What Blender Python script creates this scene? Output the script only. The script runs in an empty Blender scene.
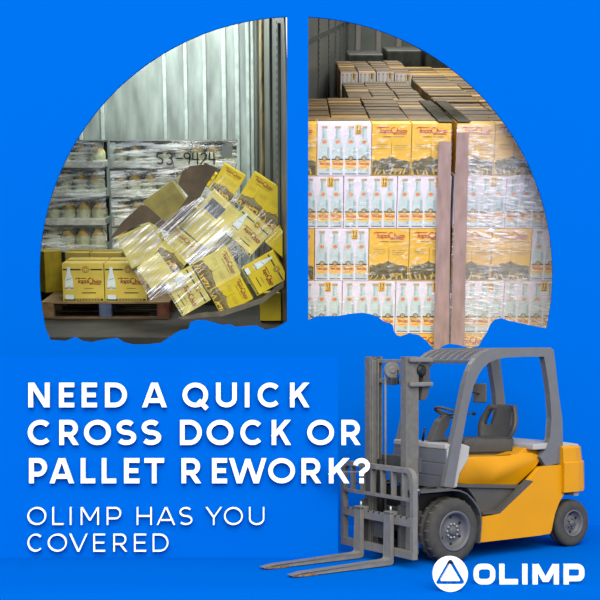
import bpy, bmesh, math, random
from mathutils import Matrix, Vector
random.seed(7)
R = math.radians
# ------------------------------------------------------------------ camera, sky, sun, exposure
F, YH, H, K = 1163.0, 357.0, 1.72, 0.8          # focal length in px, horizon row, eye height, forklift size factor
scene = bpy.context.scene
C = scene.collection
cam_d = bpy.data.cameras.new('camera'); cam = bpy.data.objects.new('camera', cam_d); C.objects.link(cam)
cam.location = (0, 0, H); cam.rotation_euler = (R(90), 0, 0)
cam_d.sensor_width = 36; cam_d.lens = 36 * F / 600; cam_d.shift_y = (YH - 300) / 600; cam_d.clip_end = 200
scene.camera = cam
world = bpy.data.worlds.new('world'); scene.world = world; world.use_nodes = True
wb = world.node_tree.nodes['Background']; wb.inputs[0].default_value = (1, .99, .975, 1); wb.inputs[1].default_value = 1.38
sun_d = bpy.data.lights.new('sun', 'SUN'); sun = bpy.data.objects.new('sun', sun_d); C.objects.link(sun)
sun_d.energy = 4.6; sun_d.angle = R(50); sun_d.color = (1, .985, .96)
sun.rotation_euler = (R(90 - 36), 0, R(6))
vs = scene.view_settings
vs.view_transform = 'Standard'; vs.look = 'None'; vs.gamma = 1; vs.use_curve_mapping = False; vs.exposure = 0.0
GAIN = 2.0                                       # light level on surfaces that face the camera

# ------------------------------------------------------------------ materials
def lin(c): c /= 255; return c / 12.92 if c <= .04045 else ((c + .055) / 1.055) ** 2.4
MATS = {}
def mat(name, rgb, rough=.6, metal=0, noise=.06, scale=8, bump=0, spec=.3, coat=0, gain=None, stretch=None):
    """procedural material; rgb = colour seen in the photograph (0..255)"""
    if name in MATS: return MATS[name]
    g = gain or GAIN
    col = [min(.9, lin(c) / g) for c in rgb]
    m = bpy.data.materials.new(name); m.use_nodes = True; nt = m.node_tree; N = nt.nodes; Lk = nt.links
    b = N['Principled BSDF']; b.inputs['Roughness'].default_value = rough; b.inputs['Metallic'].default_value = metal
    b.inputs['Specular IOR Level'].default_value = spec; b.inputs['Coat Weight'].default_value = coat
    tc = N.new('ShaderNodeTexCoord'); mp = N.new('ShaderNodeMapping'); Lk.new(tc.outputs['Object'], mp.inputs[0])
    if stretch: mp.inputs['Scale'].default_value = stretch
    nz = N.new('ShaderNodeTexNoise'); nz.inputs['Scale'].default_value = scale; nz.inputs['Detail'].default_value = 5
    Lk.new(mp.outputs[0], nz.inputs[0])
    rp = N.new('ShaderNodeValToRGB'); rp.color_ramp.elements[0].position = .3; rp.color_ramp.elements[1].position = .7
    rp.color_ramp.elements[0].color = [c * (1 - noise * 2) for c in col] + [1]
    rp.color_ramp.elements[1].color = [min(.95, c * (1 + noise)) for c in col] + [1]
    Lk.new(nz.outputs[0], rp.inputs[0]); Lk.new(rp.outputs[0], b.inputs['Base Color'])
    if bump:
        bp = N.new('ShaderNodeBump'); bp.inputs['Strength'].default_value = bump; bp.inputs['Distance'].default_value = .01
        Lk.new(nz.outputs[0], bp.inputs['Height']); Lk.new(bp.outputs[0], b.inputs['Normal'])
    MATS[name] = m; return m
def film(name, scale, stretch, rot, lo, hi, amount, tint=(235, 240, 240), rough=.22, base=.05, mask=(.38, .66)):
    """clear stretch wrap: see-through, with glossy milky creases"""
    m = bpy.data.materials.new(name); m.use_nodes = True; nt = m.node_tree; N = nt.nodes; Lk = nt.links
    N.remove(N['Principled BSDF']); out = N['Material Output']
    tc = N.new('ShaderNodeTexCoord'); mp = N.new('ShaderNodeMapping'); Lk.new(tc.outputs['Object'], mp.inputs[0])
    mp.inputs['Rotation'].default_value = rot
    ms = N.new('ShaderNodeMapping'); ms.inputs['Scale'].default_value = stretch; Lk.new(mp.outputs[0], ms.inputs[0]); mp = ms
    nz = N.new('ShaderNodeTexNoise'); nz.inputs['Scale'].default_value = scale; nz.inputs['Detail'].default_value = 6; nz.inputs['Roughness'].default_value = .65
    Lk.new(mp.outputs[0], nz.inputs[0])
    n2 = N.new('ShaderNodeTexNoise'); n2.inputs['Scale'].default_value = 1.6; n2.inputs['Detail'].default_value = 2
    Lk.new(tc.outputs['Object'], n2.inputs[0])
    r1 = N.new('ShaderNodeMapRange'); r1.inputs[1].default_value = lo; r1.inputs[2].default_value = hi; Lk.new(nz.outputs[0], r1.inputs[0])
    r2 = N.new('ShaderNodeMapRange'); r2.inputs[1].default_value = mask[0]; r2.inputs[2].default_value = mask[1]; Lk.new(n2.outputs[0], r2.inputs[0])
    mu = N.new('ShaderNodeMath'); mu.operation = 'MULTIPLY'; Lk.new(r1.outputs[0], mu.inputs[0]); Lk.new(r2.outputs[0], mu.inputs[1])
    ma = N.new('ShaderNodeMath'); ma.operation = 'MULTIPLY_ADD'; Lk.new(mu.outputs[0], ma.inputs[0]); ma.inputs[1].default_value = amount; ma.inputs[2].default_value = base
    tr = N.new('ShaderNodeBsdfTransparent'); gl = N.new('ShaderNodeBsdfGlossy'); gl.inputs['Roughness'].default_value = rough
    df = N.new('ShaderNodeBsdfDiffuse'); c = [min(.82, lin(x) / GAIN * 1.65) for x in tint]; df.inputs[0].default_value = c + [1]
    gl.inputs[0].default_value = (.8, .8, .8, 1)
    bp = N.new('ShaderNodeBump'); bp.inputs['Strength'].default_value = .6; bp.inputs['Distance'].default_value = .03
    Lk.new(nz.outputs[0], bp.inputs['Height']); Lk.new(bp.outputs[0], gl.inputs['Normal'])
    m1 = N.new('ShaderNodeMixShader'); m1.inputs[0].default_value = .45; Lk.new(df.outputs[0], m1.inputs[1]); Lk.new(gl.outputs[0], m1.inputs[2])
    m2 = N.new('ShaderNodeMixShader'); Lk.new(ma.outputs[0], m2.inputs[0]); Lk.new(tr.outputs[0], m2.inputs[1]); Lk.new(m1.outputs[0], m2.inputs[2])
    Lk.new(m2.outputs[0], out.inputs[0]); MATS[name] = m; return m
blue = mat('blue_paint', (0, 113, 229), .9, noise=.0, spec=0)
white = mat('white_lettering', (255, 255, 255), .6, noise=.0, spec=.1, gain=1.3)
steel = mat('grey_steel', (124, 121, 113), .5, noise=.1, scale=18, bump=.06, spec=.35)
steel_l = mat('pale_grey_steel', (140, 137, 129), .5, noise=.08, scale=18, spec=.35)
steel_d = mat('dark_grey_steel', (82, 82, 82), .55, noise=.1, scale=14, spec=.3)
guard_m = mat('guard_grey', (120, 121, 122), .45, noise=.04, scale=10, spec=.4)
cowl_m = mat('cowl_blue_grey', (124, 128, 134), .5, noise=.04, scale=6)
pale_m = mat('pale_grey_plastic', (198, 195, 188), .45, noise=.03)
yellow_m = mat('yellow_paint', (244, 168, 0), .42, noise=.03, scale=3, spec=.22)
step_m = mat('step_dark_plastic', (90, 87, 81), .6, noise=.06)
seat_m = mat('seat_dark_grey', (86, 84, 80), .55, noise=.06, scale=20, bump=.05)
rubber = mat('tyre_rubber', (84, 82, 78), .85, noise=.1, scale=20, bump=.15, spec=.15)
rim_m = mat('rim_grey', (106, 106, 109), .5, noise=.06, scale=12)
black_m = mat('black_plastic', (30, 30, 30), .5, noise=.1)
chrome = mat('bright_metal', (190, 190, 190), .3, metal=.6, noise=.05, gain=1.4)
rust = mat('rust_worn_steel', (172, 122, 72), .7, noise=.4, scale=40)

# ------------------------------------------------------------------ mesh helpers
def link(name, me, parent=None, mats=(), smooth=False, loc=None):
    o = bpy.data.objects.new(name, me); C.objects.link(o)
    for m in mats:
        if m.name not in [x.name for x in me.materials if x]: me.materials.append(m)
    if smooth:
        for p in me.polygons: p.use_smooth = True
    if parent: o.parent = parent
    if loc: o.location = loc
    return o
def tag(o, label=None, cat=None, group=None, kind=None):
    for k, v in (('label', label), ('category', cat), ('group', group), ('kind', kind)):
        if v: o[k] = v
    return o
def empty(name, mw=None, parent=None):
    o = bpy.data.objects.new(name, None); C.objects.link(o); o.empty_display_size = .1
    if mw is not None: o.matrix_world = mw
    if parent: o.parent = parent
    return o
def fin(bm, name='m'):
    bmesh.ops.recalc_face_normals(bm, faces=bm.faces)
    me = bpy.data.meshes.new(name); bm.to_mesh(me); bm.free(); return me
def bev(bm, w, seg=2):
    if w > 0: bmesh.ops.bevel(bm, geom=list(bm.edges), offset=w, segments=seg, affect='EDGES', profile=.6, clamp_overlap=True)
def add_box(bm, x0, x1, y0, y1, z0, z1):
    v = [bm.verts.new((x, y, z)) for x in (x0, x1) for y in (y0, y1) for z in (z0, z1)]
    for f in ((0, 1, 3, 2), (4, 6, 7, 5), (0, 4, 5, 1), (2, 3, 7, 6), (0, 2, 6, 4), (1, 5, 7, 3)): bm.faces.new([v[i] for i in f])
def box_me(x0, x1, y0, y1, z0, z1, b=0, seg=2):
    bm = bmesh.new(); add_box(bm, x0, x1, y0, y1, z0, z1); bev(bm, b, seg); return fin(bm)
def add_prism(bm, poly, d0, d1, ax='y'):
    """polygon in (x,z) swept along y (ax='y'), or in (y,z) swept along x (ax='x'), or (x,y) swept along z"""
    f = {'y': lambda p, d: (p[0], d, p[1]), 'x': lambda p, d: (d, p[0], p[1]), 'z': lambda p, d: (p[0], p[1], d)}[ax]
    a = [bm.verts.new(f(p, d0)) for p in poly]; b = [bm.verts.new(f(p, d1)) for p in poly]
    n = len(poly); bm.faces.new(a); bm.faces.new(b[::-1])
    for i in range(n): bm.faces.new((a[i], a[(i + 1) % n], b[(i + 1) % n], b[i]))
def prism_me(poly, d0, d1, ax='y', b=0, seg=2):
    bm = bmesh.new(); add_prism(bm, poly, d0, d1, ax); bev(bm, b, seg); return fin(bm)
def add_tube(bm, pts, r, seg=10, closed=False):
    pts = [Vector(p) for p in pts]; n = len(pts); rings = []
    for i, p in enumerate(pts):
        if closed: t = pts[(i + 1) % n] - pts[i - 1]
        else: t = pts[min(i + 1, n - 1)] - pts[max(i - 1, 0)]
        t.normalize(); u = t.orthogonal() if abs(t.z) > .99 else t.cross(Vector((0, 0, 1))); u.normalize(); v = t.cross(u)
        rr = r[i] if isinstance(r, (list, tuple)) else r
        rings.append([bm.verts.new(p + (u * math.cos(k * 2 * math.pi / seg) + v * math.sin(k * 2 * math.pi / seg)) * rr) for k in range(seg)])
    m = n if closed else n - 1
    for i in range(m):
        A, B = rings[i], rings[(i + 1) % n]
        for k in range(seg): bm.faces.new((A[k], A[(k + 1) % seg], B[(k + 1) % seg], B[k]))
    if not closed: bm.faces.new(rings[0]); bm.faces.new(rings[-1][::-1])
def tube_me(pts, r, seg=10, closed=False):
    bm = bmesh.new(); add_tube(bm, pts, r, seg, closed); return fin(bm)
def lathe_me(prof, seg=48, axis='y'):
    """profile of (radius, along) turned about the y axis"""
    bm = bmesh.new(); rings = []
    for r, d in prof:
        if r < 1e-6: rings.append([bm.verts.new((0, d, 0))])
        else: rings.append([bm.verts.new((r * math.cos(k * 2 * math.pi / seg), d, r * math.sin(k * 2 * math.pi / seg))) for k in range(seg)])
    for A, B in zip(rings, rings[1:]):
        for k in range(seg):
            k2 = (k + 1) % seg
            if len(A) == 1 and len(B) > 1: bm.faces.new((A[0], B[k2], B[k]))
            elif len(B) == 1 and len(A) > 1: bm.faces.new((A[k], A[k2], B[0]))
            elif len(A) > 1: bm.faces.new((A[k], A[k2], B[k2], B[k]))
    return fin(bm)
# ---- stroke lettering: centre lines thickened to solid letters
def arc(cx, cy, rx, ry, a0, a1, n=18):
    return [(cx + rx * math.cos(R(a0 + (a1 - a0) * i / n)), cy + ry * math.sin(R(a0 + (a1 - a0) * i / n))) for i in range(n + 1)]
def add_ribbon(bm, pts, w, y0=0, y1=None, closed=False, cut='h'):
    n = len(pts); Ls, Rs = [], []
    P = [Vector((p[0], p[1])) for p in pts]
    for i in range(n):
        a = P[i] - P[i - 1] if (i > 0 or closed) else None
        b = P[(i + 1) % n] - P[i] if (i < n - 1 or closed) else None
        if a is not None and b is not None:
            a = a.normalized(); b = b.normalized(); t = (a + b)
            t = t.normalized() if t.length > 1e-6 else a
            nn = Vector((-t.y, t.x)); k = max(.45, nn.dot(Vector((-a.y, a.x)))); off = nn * (w / 2 / k)
        else:
            t = (a if a is not None else b).normalized()
            if cut == 'h' and abs(t.y) > .3: off = Vector((-1 if t.y > 0 else 1, 0)) * (w / 2 / abs(t.y))
            else: off = Vector((-t.y, t.x)) * (w / 2)
        Ls.append(P[i] + off); Rs.append(P[i] - off)
    def vv(lst, y): return [bm.verts.new((p.x, y, p.y)) for p in lst]
    lf, rf = vv(Ls, y0), vv(Rs, y0); m = n if closed else n - 1
    if y1 is not None: lb, rb = vv(Ls, y1), vv(Rs, y1)
    for i in range(m):
        j = (i + 1) % n; bm.faces.new((lf[i], lf[j], rf[j], rf[i]))
        if y1 is not None:
            bm.faces.new((lb[j], lb[i], rb[i], rb[j])); bm.faces.new((lf[j], lf[i], lb[i], lb[j])); bm.faces.new((rf[i], rf[j], rb[j], rb[i]))
    if y1 is not None and not closed:
        bm.faces.new((lf[0], rf[0], rb[0], lb[0])); bm.faces.new((lf[-1], lb[-1], rb[-1], rf[-1]))
def glyph(ch, w, h, s, sq=False):
    """centre lines of a capital letter in a box w x h for stroke s: list of (points, closed, cut)"""
    e = s / 2; l, r, b, t = e, w - e, e, h - e; mx, my = w / 2, h / 2; o = []
    S = lambda p, c=False, k='h': o.append((p, c, k))
    def rr(x0, x1, y0, y1, q):
        return arc(x1 - q, y1 - q, q, q, 0, 90, 6) + arc(x0 + q, y1 - q, q, q, 90, 180, 6) + arc(x0 + q, y0 + q, q, q, 180, 270, 6) + arc(x1 - q, y0 + q, q, q, 270, 360, 6)
    bowl = lambda y0, y1, x1: [(l, y1)] + arc(x1 - (y1 - y0) / 2, (y0 + y1) / 2, (y1 - y0) / 2, (y1 - y0) / 2, 90, -90, 14) + [(l, y0)]
    if ch in 'OQ':
        if sq: S(rr(l, r, b, t, h * .28), True)
        else: S(arc(mx, my, mx - e, my - e, 0, 360, 40)[:-1], True)
        if ch == 'Q': S([(mx + w * .12, h * .28), (w * .96, -h * .06)], False, 'p')
    elif ch == 'C': S(arc(mx + e * .2, my, mx - e, my - e, 45, 315, 30), False, 'p')
    elif ch == 'N': S([(l, 0), (l, h)]); S([(r, 0), (r, h)]); S([(l + s * .1, h), (r - s * .1, 0)])
    elif ch == 'E': S([(l, 0), (l, h)]); [S([(0, y), (w * (.92 if y == my else 1), y)]) for y in (b, my, t)]
    elif ch == 'L': S([(l, 0), (l, h)]); S([(0, b), (w, b)])
    elif ch == 'I': S([(mx, 0), (mx, h)])
    elif ch == 'T': S([(mx, 0), (mx, h)]); S([(0, t), (w, t)])
    elif ch == 'H': S([(l, 0), (l, h)]); S([(r, 0), (r, h)]); S([(l, my), (r, my)])
    elif ch == 'D':
        q = min(my - e, w - s)
        S([(l, 0), (l, h)]); S([(l, t)] + arc(r - q, my, q, my - e, 90, -90, 20) + [(l, b)], False, 'p')
    elif ch == 'A': S([(e * 1.1, 0), (mx - e * .35, h)]); S([(w - e * 1.1, 0), (mx + e * .35, h)]); S([(w * .24, h * .27), (w * .76, h * .27)])
    elif ch == 'V': S([(e * 1.1, h), (mx - e * .2, 0)]); S([(w - e * 1.1, h), (mx + e * .2, 0)])
    elif ch == 'Y': S([(e * 1.1, h), (mx, h * .42)]); S([(w - e * 1.1, h), (mx, h * .42)]); S([(mx, 0), (mx, h * .46)])
    elif ch == 'W':
        q = w * .27
        S([(e * 1.1, h), (q, 0)]); S([(q + s * .1, 0), (mx, h * .98)]); S([(mx, h * .98), (w - q - s * .1, 0)]); S([(w - q, 0), (w - e * 1.1, h)])
    elif ch == 'M':
        S([(l, 0), (l, h)]); S([(r, 0), (r, h)])
        if sq: S([(l + s * .15, h), (mx, h * .12)]); S([(r - s * .15, h), (mx, h * .12)])
        else: S([(l + s * .1, h), (mx, h * .25)]); S([(r - s * .1, h), (mx, h * .25)])
    elif ch == 'K': S([(l, 0), (l, h)]); S([(l, h * .36), (w - e * 1.4, h)]); S([(w * .42, h * .58), (w - e * 1.2, 0)])
    elif ch in 'PR':
        lo = h * (.36 if ch == 'P' else .42)
        if sq: S([(l, 0), (l, h)]); S([(l, t)] + arc(r - h * .2, t - h * .2, h * .2, h * .2, 90, 0, 6) + arc(r - h * .2, lo + h * .12, h * .2, h * .2, 0, -90, 6) + [(l, lo - h * .08)], False, 'p')
        else: S([(l, 0), (l, h)]); S(bowl(lo, t, r - (w * .04 if ch == 'R' else 0)), False, 'p')
        if ch == 'R': S([(w * .5, lo), (w - e * 1.15, 0)])
    elif ch == 'U': S([(l, h)] + arc(mx, h * .36, mx - e, h * .36 - e, 180, 360, 18) + [(r, h)])
    elif ch == 'S':
        q = (h - s) / 4; rx = mx - e
        S(arc(mx, t - q, rx * .92, q, 35, 270, 18) + arc(mx, b + q, rx, q, 90, -145, 18)[1:], False, 'p')
    elif ch == '?':
        q = mx - e
        S(arc(mx, t - q * .85, q, q * .85, 175, -60, 16) + [(mx, h * .42), (mx, h * .29)], False, 'p'); S([(mx, 0), (mx, s * 1.1)])
    elif ch == '1': S([(mx, 0), (mx, h)]); S([(mx, h), (w * .15, h * .75)], False, 'p')
    elif ch == '2': S(arc(mx, h * .7, mx - e, h * .3 - e, 160, -30, 12) + [(l, b), (w, b)], False, 'p')
    elif ch == '3': S(arc(mx, h * .73, mx - e, h * .27 - e, 150, -90, 12), False, 'p'); S(arc(mx, h * .27, mx - e, h * .27, 90, -150, 12), False, 'p')
    elif ch == '4': S([(w * .75, 0), (w * .75, h)]); S([(w * .15, h), (w * .1, h * .4), (w, h * .4)], False, 'p')
    elif ch == '5': S([(w * .9, t), (l, t), (l, h * .55)], False, 'p'); S(arc(mx * .9, h * .3, mx - e, h * .3 - e, 120, -140, 12), False, 'p')
    elif ch == '7': S([(0, t), (r, t), (mx, 0)], False, 'p')
    elif ch == '9': S(arc(mx, h * .72, mx - e, h * .28 - e, 0, 360, 16)[:-1], True); S([(r, h * .72), (w * .7, 0)], False, 'p')
    elif ch == '-': S([(0, my), (w, my)], False, 'p')
    return o
def letter_me(ch, w, h, s, y0, y1, sq=False):
    bm = bmesh.new()
    for i, (p, c, k) in enumerate(glyph(ch, w, h, s, sq)): add_ribbon(bm, p, s * (1 + .004 * i), y0 + .0012 * i, y1 - .0012 * i, c, k)
    return fin(bm)

# ------------------------------------------------------------------ pixel -> place
def ray(px, py): return Vector(((px - 300) / F, 1, -(py - YH) / F))
def at(px, py, Y): return Vector((0, 0, H)) + ray(px, py) * Y
class Frame:
    def __init__(s, px, py, Y, tilt):
        s.M = Matrix.Translation(at(px, py, Y)) @ Matrix.Rotation(R(tilt), 4, 'X'); s.I = s.M.inverted()
        s.o = s.I @ Vector((0, 0, H)); s.r3 = s.I.to_3x3()
    def on_y(s, px, py, y):
        d = s.r3 @ ray(px, py); p = s.o + d * ((y - s.o.y) / d.y); return (p.x, p.z)
    def on_z(s, px, py, z):
        d = s.r3 @ ray(px, py); p = s.o + d * ((z - s.o.z) / d.z); return (p.x, p.y)
    def put(s, x, y, z, ry=0, rz=0, rx=0):
        return s.M @ Matrix.Translation((x, y, z)) @ Matrix.Rotation(rz, 4, 'Z') @ Matrix.Rotation(ry, 4, 'Y') @ Matrix.Rotation(rx, 4, 'X')

# ------------------------------------------------------------------ studio shell: floor, blue wall with two openings
WY = 11.9
fl = link('floor', box_me(-9, 9, -3, WY + .3, -.05, 0), None, [blue]); tag(fl, kind='structure')
CX, CY, CR = 296.0, 273.0, 257.0
def circ(a): return (CX + CR * math.cos(R(a)), CY - CR * math.sin(R(a)))
left_bottom = [(49.8, 339.7), (65, 340.8), (74.8, 336.9), (82.5, 340.8), (91.8, 342), (100, 340), (116.8, 337.8), (123.3, 342), (132.7, 344.3), (146.7, 344.3), (160.7, 342.6), (174, 333.8), (181, 329.9), (188, 329.2), (190.3, 322.2), (196, 320), (204.3, 319.8), (217.2, 323.3), (223, 325), (230, 324), (235.8, 326.8), (256.8, 325.2), (265, 329.6), (276.7, 327.5), (287, 321)]
right_bottom = [(308.3, 319.9), (316.3, 316.1), (339.7, 315.7), (349, 313.8), (361.8, 312.6), (370, 314), (377, 316.1), (384, 321.5), (390, 323), (393.2, 325.5), (394, 330.8), (397, 335), (400.3, 336.2), (409.7, 333.2), (419, 334.8), (427.2, 341.3), (432, 347), (436.3, 351.5), (443.3, 346), (449.2, 343.7), (458.5, 344.8), (470.2, 348.3), (479.5, 345.5), (483, 339), (487.7, 332), (491.2, 323.8), (495.8, 319.2), (501.7, 318), (509.8, 320.8), (530, 325), (547.5, 328.5)]
a0 = math.degrees(math.acos((287 - CX) / CR)); hl = left_bottom + [circ(a0 + (195 - a0) * i / 50) for i in range(50)]
a1 = math.degrees(math.acos((308.3 - CX) / CR)); hr = right_bottom + [circ(-12.5 + (a1 + 12.5) * i / 50) for i in range(51)]
def wall_curve():
    cu = bpy.data.curves.new('wall_outline', 'CURVE'); cu.dimensions = '2D'; cu.fill_mode = 'BOTH'; cu.extrude = .012
    def loop(pts):
        sp = cu.splines.new('POLY'); sp.points.add(len(pts) - 1); sp.use_cyclic_u = True
        for q, p in zip(sp.points, pts): q.co = (p[0], p[1], 0, 1)
    loop([(-9, 0), (9, 0), (9, 7.5), (-9, 7.5)])
    for hh in (hl, hr):
        P = [at(x, y, WY) for x, y in hh]; loop([(p.x, p.z) for p in P])
    o = bpy.data.objects.new('tmp', cu); C.objects.link(o)
    me = bpy.data.meshes.new_from_object(o.evaluated_get(bpy.context.evaluated_depsgraph_get()))
    bpy.data.objects.remove(o); me.transform(Matrix.Translation((0, WY + .03, 0)) @ Matrix.Rotation(R(90), 4, 'X')); return me
me = wall_curve(); me.materials.clear()
me.materials.append(blue); me.materials.append(mat('neutral_bounce_back', (200, 198, 190), .8))  # unseen back face made neutral to keep blue bounce off the cartons
for p in me.polygons: p.material_index = 1 if p.normal.y > .5 else 0
tag(link('wall_back', me), kind='structure')
# lettering board in front of the wall
BY = 9.97
bx0, bx2 = at(-90, 0, BY).x, at(338, 0, BY).x
board = link('lettering_board', box_me(bx0, bx2, BY, BY + .03, 0, H), None, [blue])
for x_ in (bx0 + .3, -.9): link('board_foot', box_me(x_, x_ + .04, BY + .03, BY + .6, 0, .04), board, [blue])
tag(board, 'plain blue board standing before the blue wall, carrying the white headline', 'board')
def line(name, text, label, y0, y1, s, boxes, Y, thick, group=None, sq=False, top=True, base_z=None, fwd=None):
    px = Y / F; root = empty(name, Matrix.Translation((at(boxes[0][0], y1, Y).x, Y, at(0, y1, Y).z if base_z is None else base_z)))
    x0 = root.matrix_world.translation.x
    for ch, (a, b) in zip(text, boxes):
        Yl, off = (fwd[0], (at(0, y1, fwd[0]) - at(0, y1, Y)).z) if fwd and ch in fwd[1] and a > 325 else (Y, 0)
        pl_ = Yl / F; o = link('letter', letter_me(ch, (b - a) * pl_, (y1 - y0) * pl_, s * pl_, 0, thick, sq), root, [white])
        o.location = (at(a, 0, Yl).x - x0, Yl - Y, off)
    tag(root, label, 'lettering', group); return root
T = .03; TY = BY - T - .02
line('headline_lettering', 'NEEDAQUICK', 'bold white raised words NEED A QUICK', 382.7, 407.3, 4.5, [(28.3, 49.3), (59, 74), (81.7, 96.7), (105, 126.7), (142, 166.7), (182.5, 208), (216, 236.7), (244.5, 249.7), (257.3, 281.7), (290, 309.5)], TY, T)
line('headline_lettering', 'CROSSDOCKOR', 'bold white raised words CROSS DOCK OR', 420, 445, 4.5, [(27.3, 52.2), (59.3, 78.3), (84, 110.7), (116, 136), (141, 161), (180, 201.7), (206.7, 233.3), (240, 264), (271.7, 291), (307.3, 334), (341.5, 360.5)], TY, T)
hl3 = line('headline_lettering', 'PALLETREWORK?', 'bold white raised words PALLET REWORK? reaching in front of the load backrest', 458.3, 483.3, 4.5, [(29, 46.7), (49.5, 73.8), (80.7, 95), (101.7, 116), (124, 139.3), (144.3, 164), (181.5, 200.7), (212, 227), (229, 266.5), (268.3, 295), (301.5, 321), (329, 349.5), (353.3, 370)], TY, T, fwd=(9.79, 'K?'))
line('subline_lettering', 'OLIMPHASYOU', 'thin white words OLIMP HAS YOU', 507.3, 525, 1.45, [(27.3, 46), (52.3, 63.3), (69, 72), (80.7, 98.7), (106.7, 121), (136.7, 151.7), (156.7, 175), (179, 192.3), (205.7, 221.7), (224, 242.7), (249, 264.3)], TY, T)
line('subline_lettering', 'COVERED', 'thin white word COVERED', 534, 551.7, 1.45, [(27.3, 43), (47.7, 66.7), (69.3, 87.3), (93.3, 105), (113.3, 126.7), (134, 146), (152.7, 168.3)], TY, T)
# pins that hold the letters off the board, and the bar that carries the overhanging K and ?
for x_, y0_ in ((331.5, BY), (361.5, 9.82)):
    p = at(x_, 472, 9.82); br = link('support_bar', box_me(p.x - .012, p.x + .012, 9.82, 9.834 if x_ > 340 else y0_, p.z - .01, p.z + .01), hl3, [blue]); br.matrix_parent_inverse = hl3.matrix_world.inverted()
p = at(331.5, 472, 9.82); q = at(361.5, 472, 9.82)
br = link('support_bar', box_me(p.x, q.x, 9.834, 9.846, p.z - .004, p.z + .004), hl3, [steel]); br.matrix_parent_inverse = hl3.matrix_world.inverted()
# floor standing wordmark: letters and round emblem
LY = F * H / (584.4 - YH)
line('wordmark_lettering', 'OLIMP', 'broad white letters OLIMP standing on the blue floor below the rear wheel', 564.2, 584.4, 5.0, [(473.7, 495.3), (499.5, 518), (522.3, 527.7), (532.7, 559), (563.8, 584.4)], LY, .02, sq=True, base_z=0)
DY = F * H / (591.3 - YH); dp = DY / F
def emblem():
    cu = bpy.data.curves.new('e', 'CURVE'); cu.dimensions = '2D'; cu.fill_mode = 'BOTH'; cu.extrude = .02; cu.resolution_u = 1
    def loop(pts):
        sp = cu.splines.new('POLY'); sp.points.add(len(pts) - 1); sp.use_cyclic_u = True
        for q_, p_ in zip(sp.points, pts): q_.co = (p_[0] * dp, p_[1] * dp, 0, 1)
    def tri(V, rr_):
        out = []
        for (vx, vy), (c0, c1) in zip(V, ((30, 150), (150, 270), (270, 390))):
            d = math.hypot(vx, vy); out += arc(vx * (1 - 2 * rr_ / d), vy * (1 - 2 * rr_ / d), rr_, rr_, c0, c1, 6)
        return out
    loop([(17.5 * math.cos(R(i * 6)), 17.5 * math.sin(R(i * 6))) for i in range(60)])
    loop(tri([(0, 17), (-15.6, -11), (15.6, -11)], 2.4)); loop(tri([(0, 10.6), (-10.2, -6.8), (10.2, -6.8)], .8))
    o = bpy.data.objects.new('tmp', cu); C.objects.link(o)
    me_ = bpy.data.meshes.new_from_object(o.evaluated_get(bpy.context.evaluated_depsgraph_get())); bpy.data.objects.remove(o)
    me_.transform(Matrix.Rotation(R(90), 4, 'X')); me_.materials.clear(); return me_
em = empty('round_emblem', Matrix.Translation((at(450, 0, DY).x, DY, 0)))
tag(em, 'white round emblem with a cut out triangle outline, before the front tyre', 'emblem')
link('disc', emblem(), em, [white]).location = (0, 0, 17.5 * dp)
for sx in (-1, 1): link('bridge_strip', box_me(sx * 5 * dp - .008, sx * 5 * dp + .008, .02, .028, 4.5 * dp, 13.5 * dp), em, [blue])
# ------------------------------------------------------------------ forklift
YAW = R(56.479); FO = Vector((1.299, 12.554)); HR = 2.15
su, cu_ = math.sin(YAW), math.cos(YAW)
fork = empty('forklift', Matrix.Translation((FO.x * K, FO.y * K, 0)) @ Matrix.Rotation(R(90) - YAW, 4, 'Z'))
tag(fork, 'yellow and grey forklift truck with open cab and lowered forks', 'forklift')
def sd(px, py, b):
    """pixel -> (along, up) on the truck's lengthwise plane at offset b (metres of a full size truck)"""
    k = (px - 300) / F
    a = (k * (FO.y + b * su) - FO.x + b * cu_) / (su - k * cu_)
    return (a * K, (HR - (py - YH) / F * (FO.y + a * cu_ + b * su)) * K)
def cr(px, py, a):
    """pixel -> (across, up) on the truck's crosswise plane at a"""
    k = (px - 300) / F
    b = (FO.x + a * su - k * (FO.y + a * cu_)) / (cu_ + k * su)
    return (b * K, (HR - (py - YH) / F * (FO.y + a * cu_ + b * su)) * K)
def sdp(pts, b): return [sd(x, y, b) for x, y in pts]
def fbox(name, a0, a1, b0, b1, z0, z1, m, bv=.006, parent=None):
    return link(name, box_me(a0 * K, a1 * K, b0 * K, b1 * K, z0 * K, z1 * K, bv * K), parent or fork, [m])
def fprism(name, poly, b0, b1, m, bv=.008, parent=None, seg=2, smooth=False):
    return link(name, prism_me(poly, b0 * K, b1 * K, 'y', bv * K, seg), parent or fork, [m], smooth)
def ftube(name, pts, r, m, parent=None, seg=10, closed=False):
    return link(name, tube_me([(x * K, y * K, z * K) for x, y, z in pts], r * K, seg, closed), parent or fork, [m], True)
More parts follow.
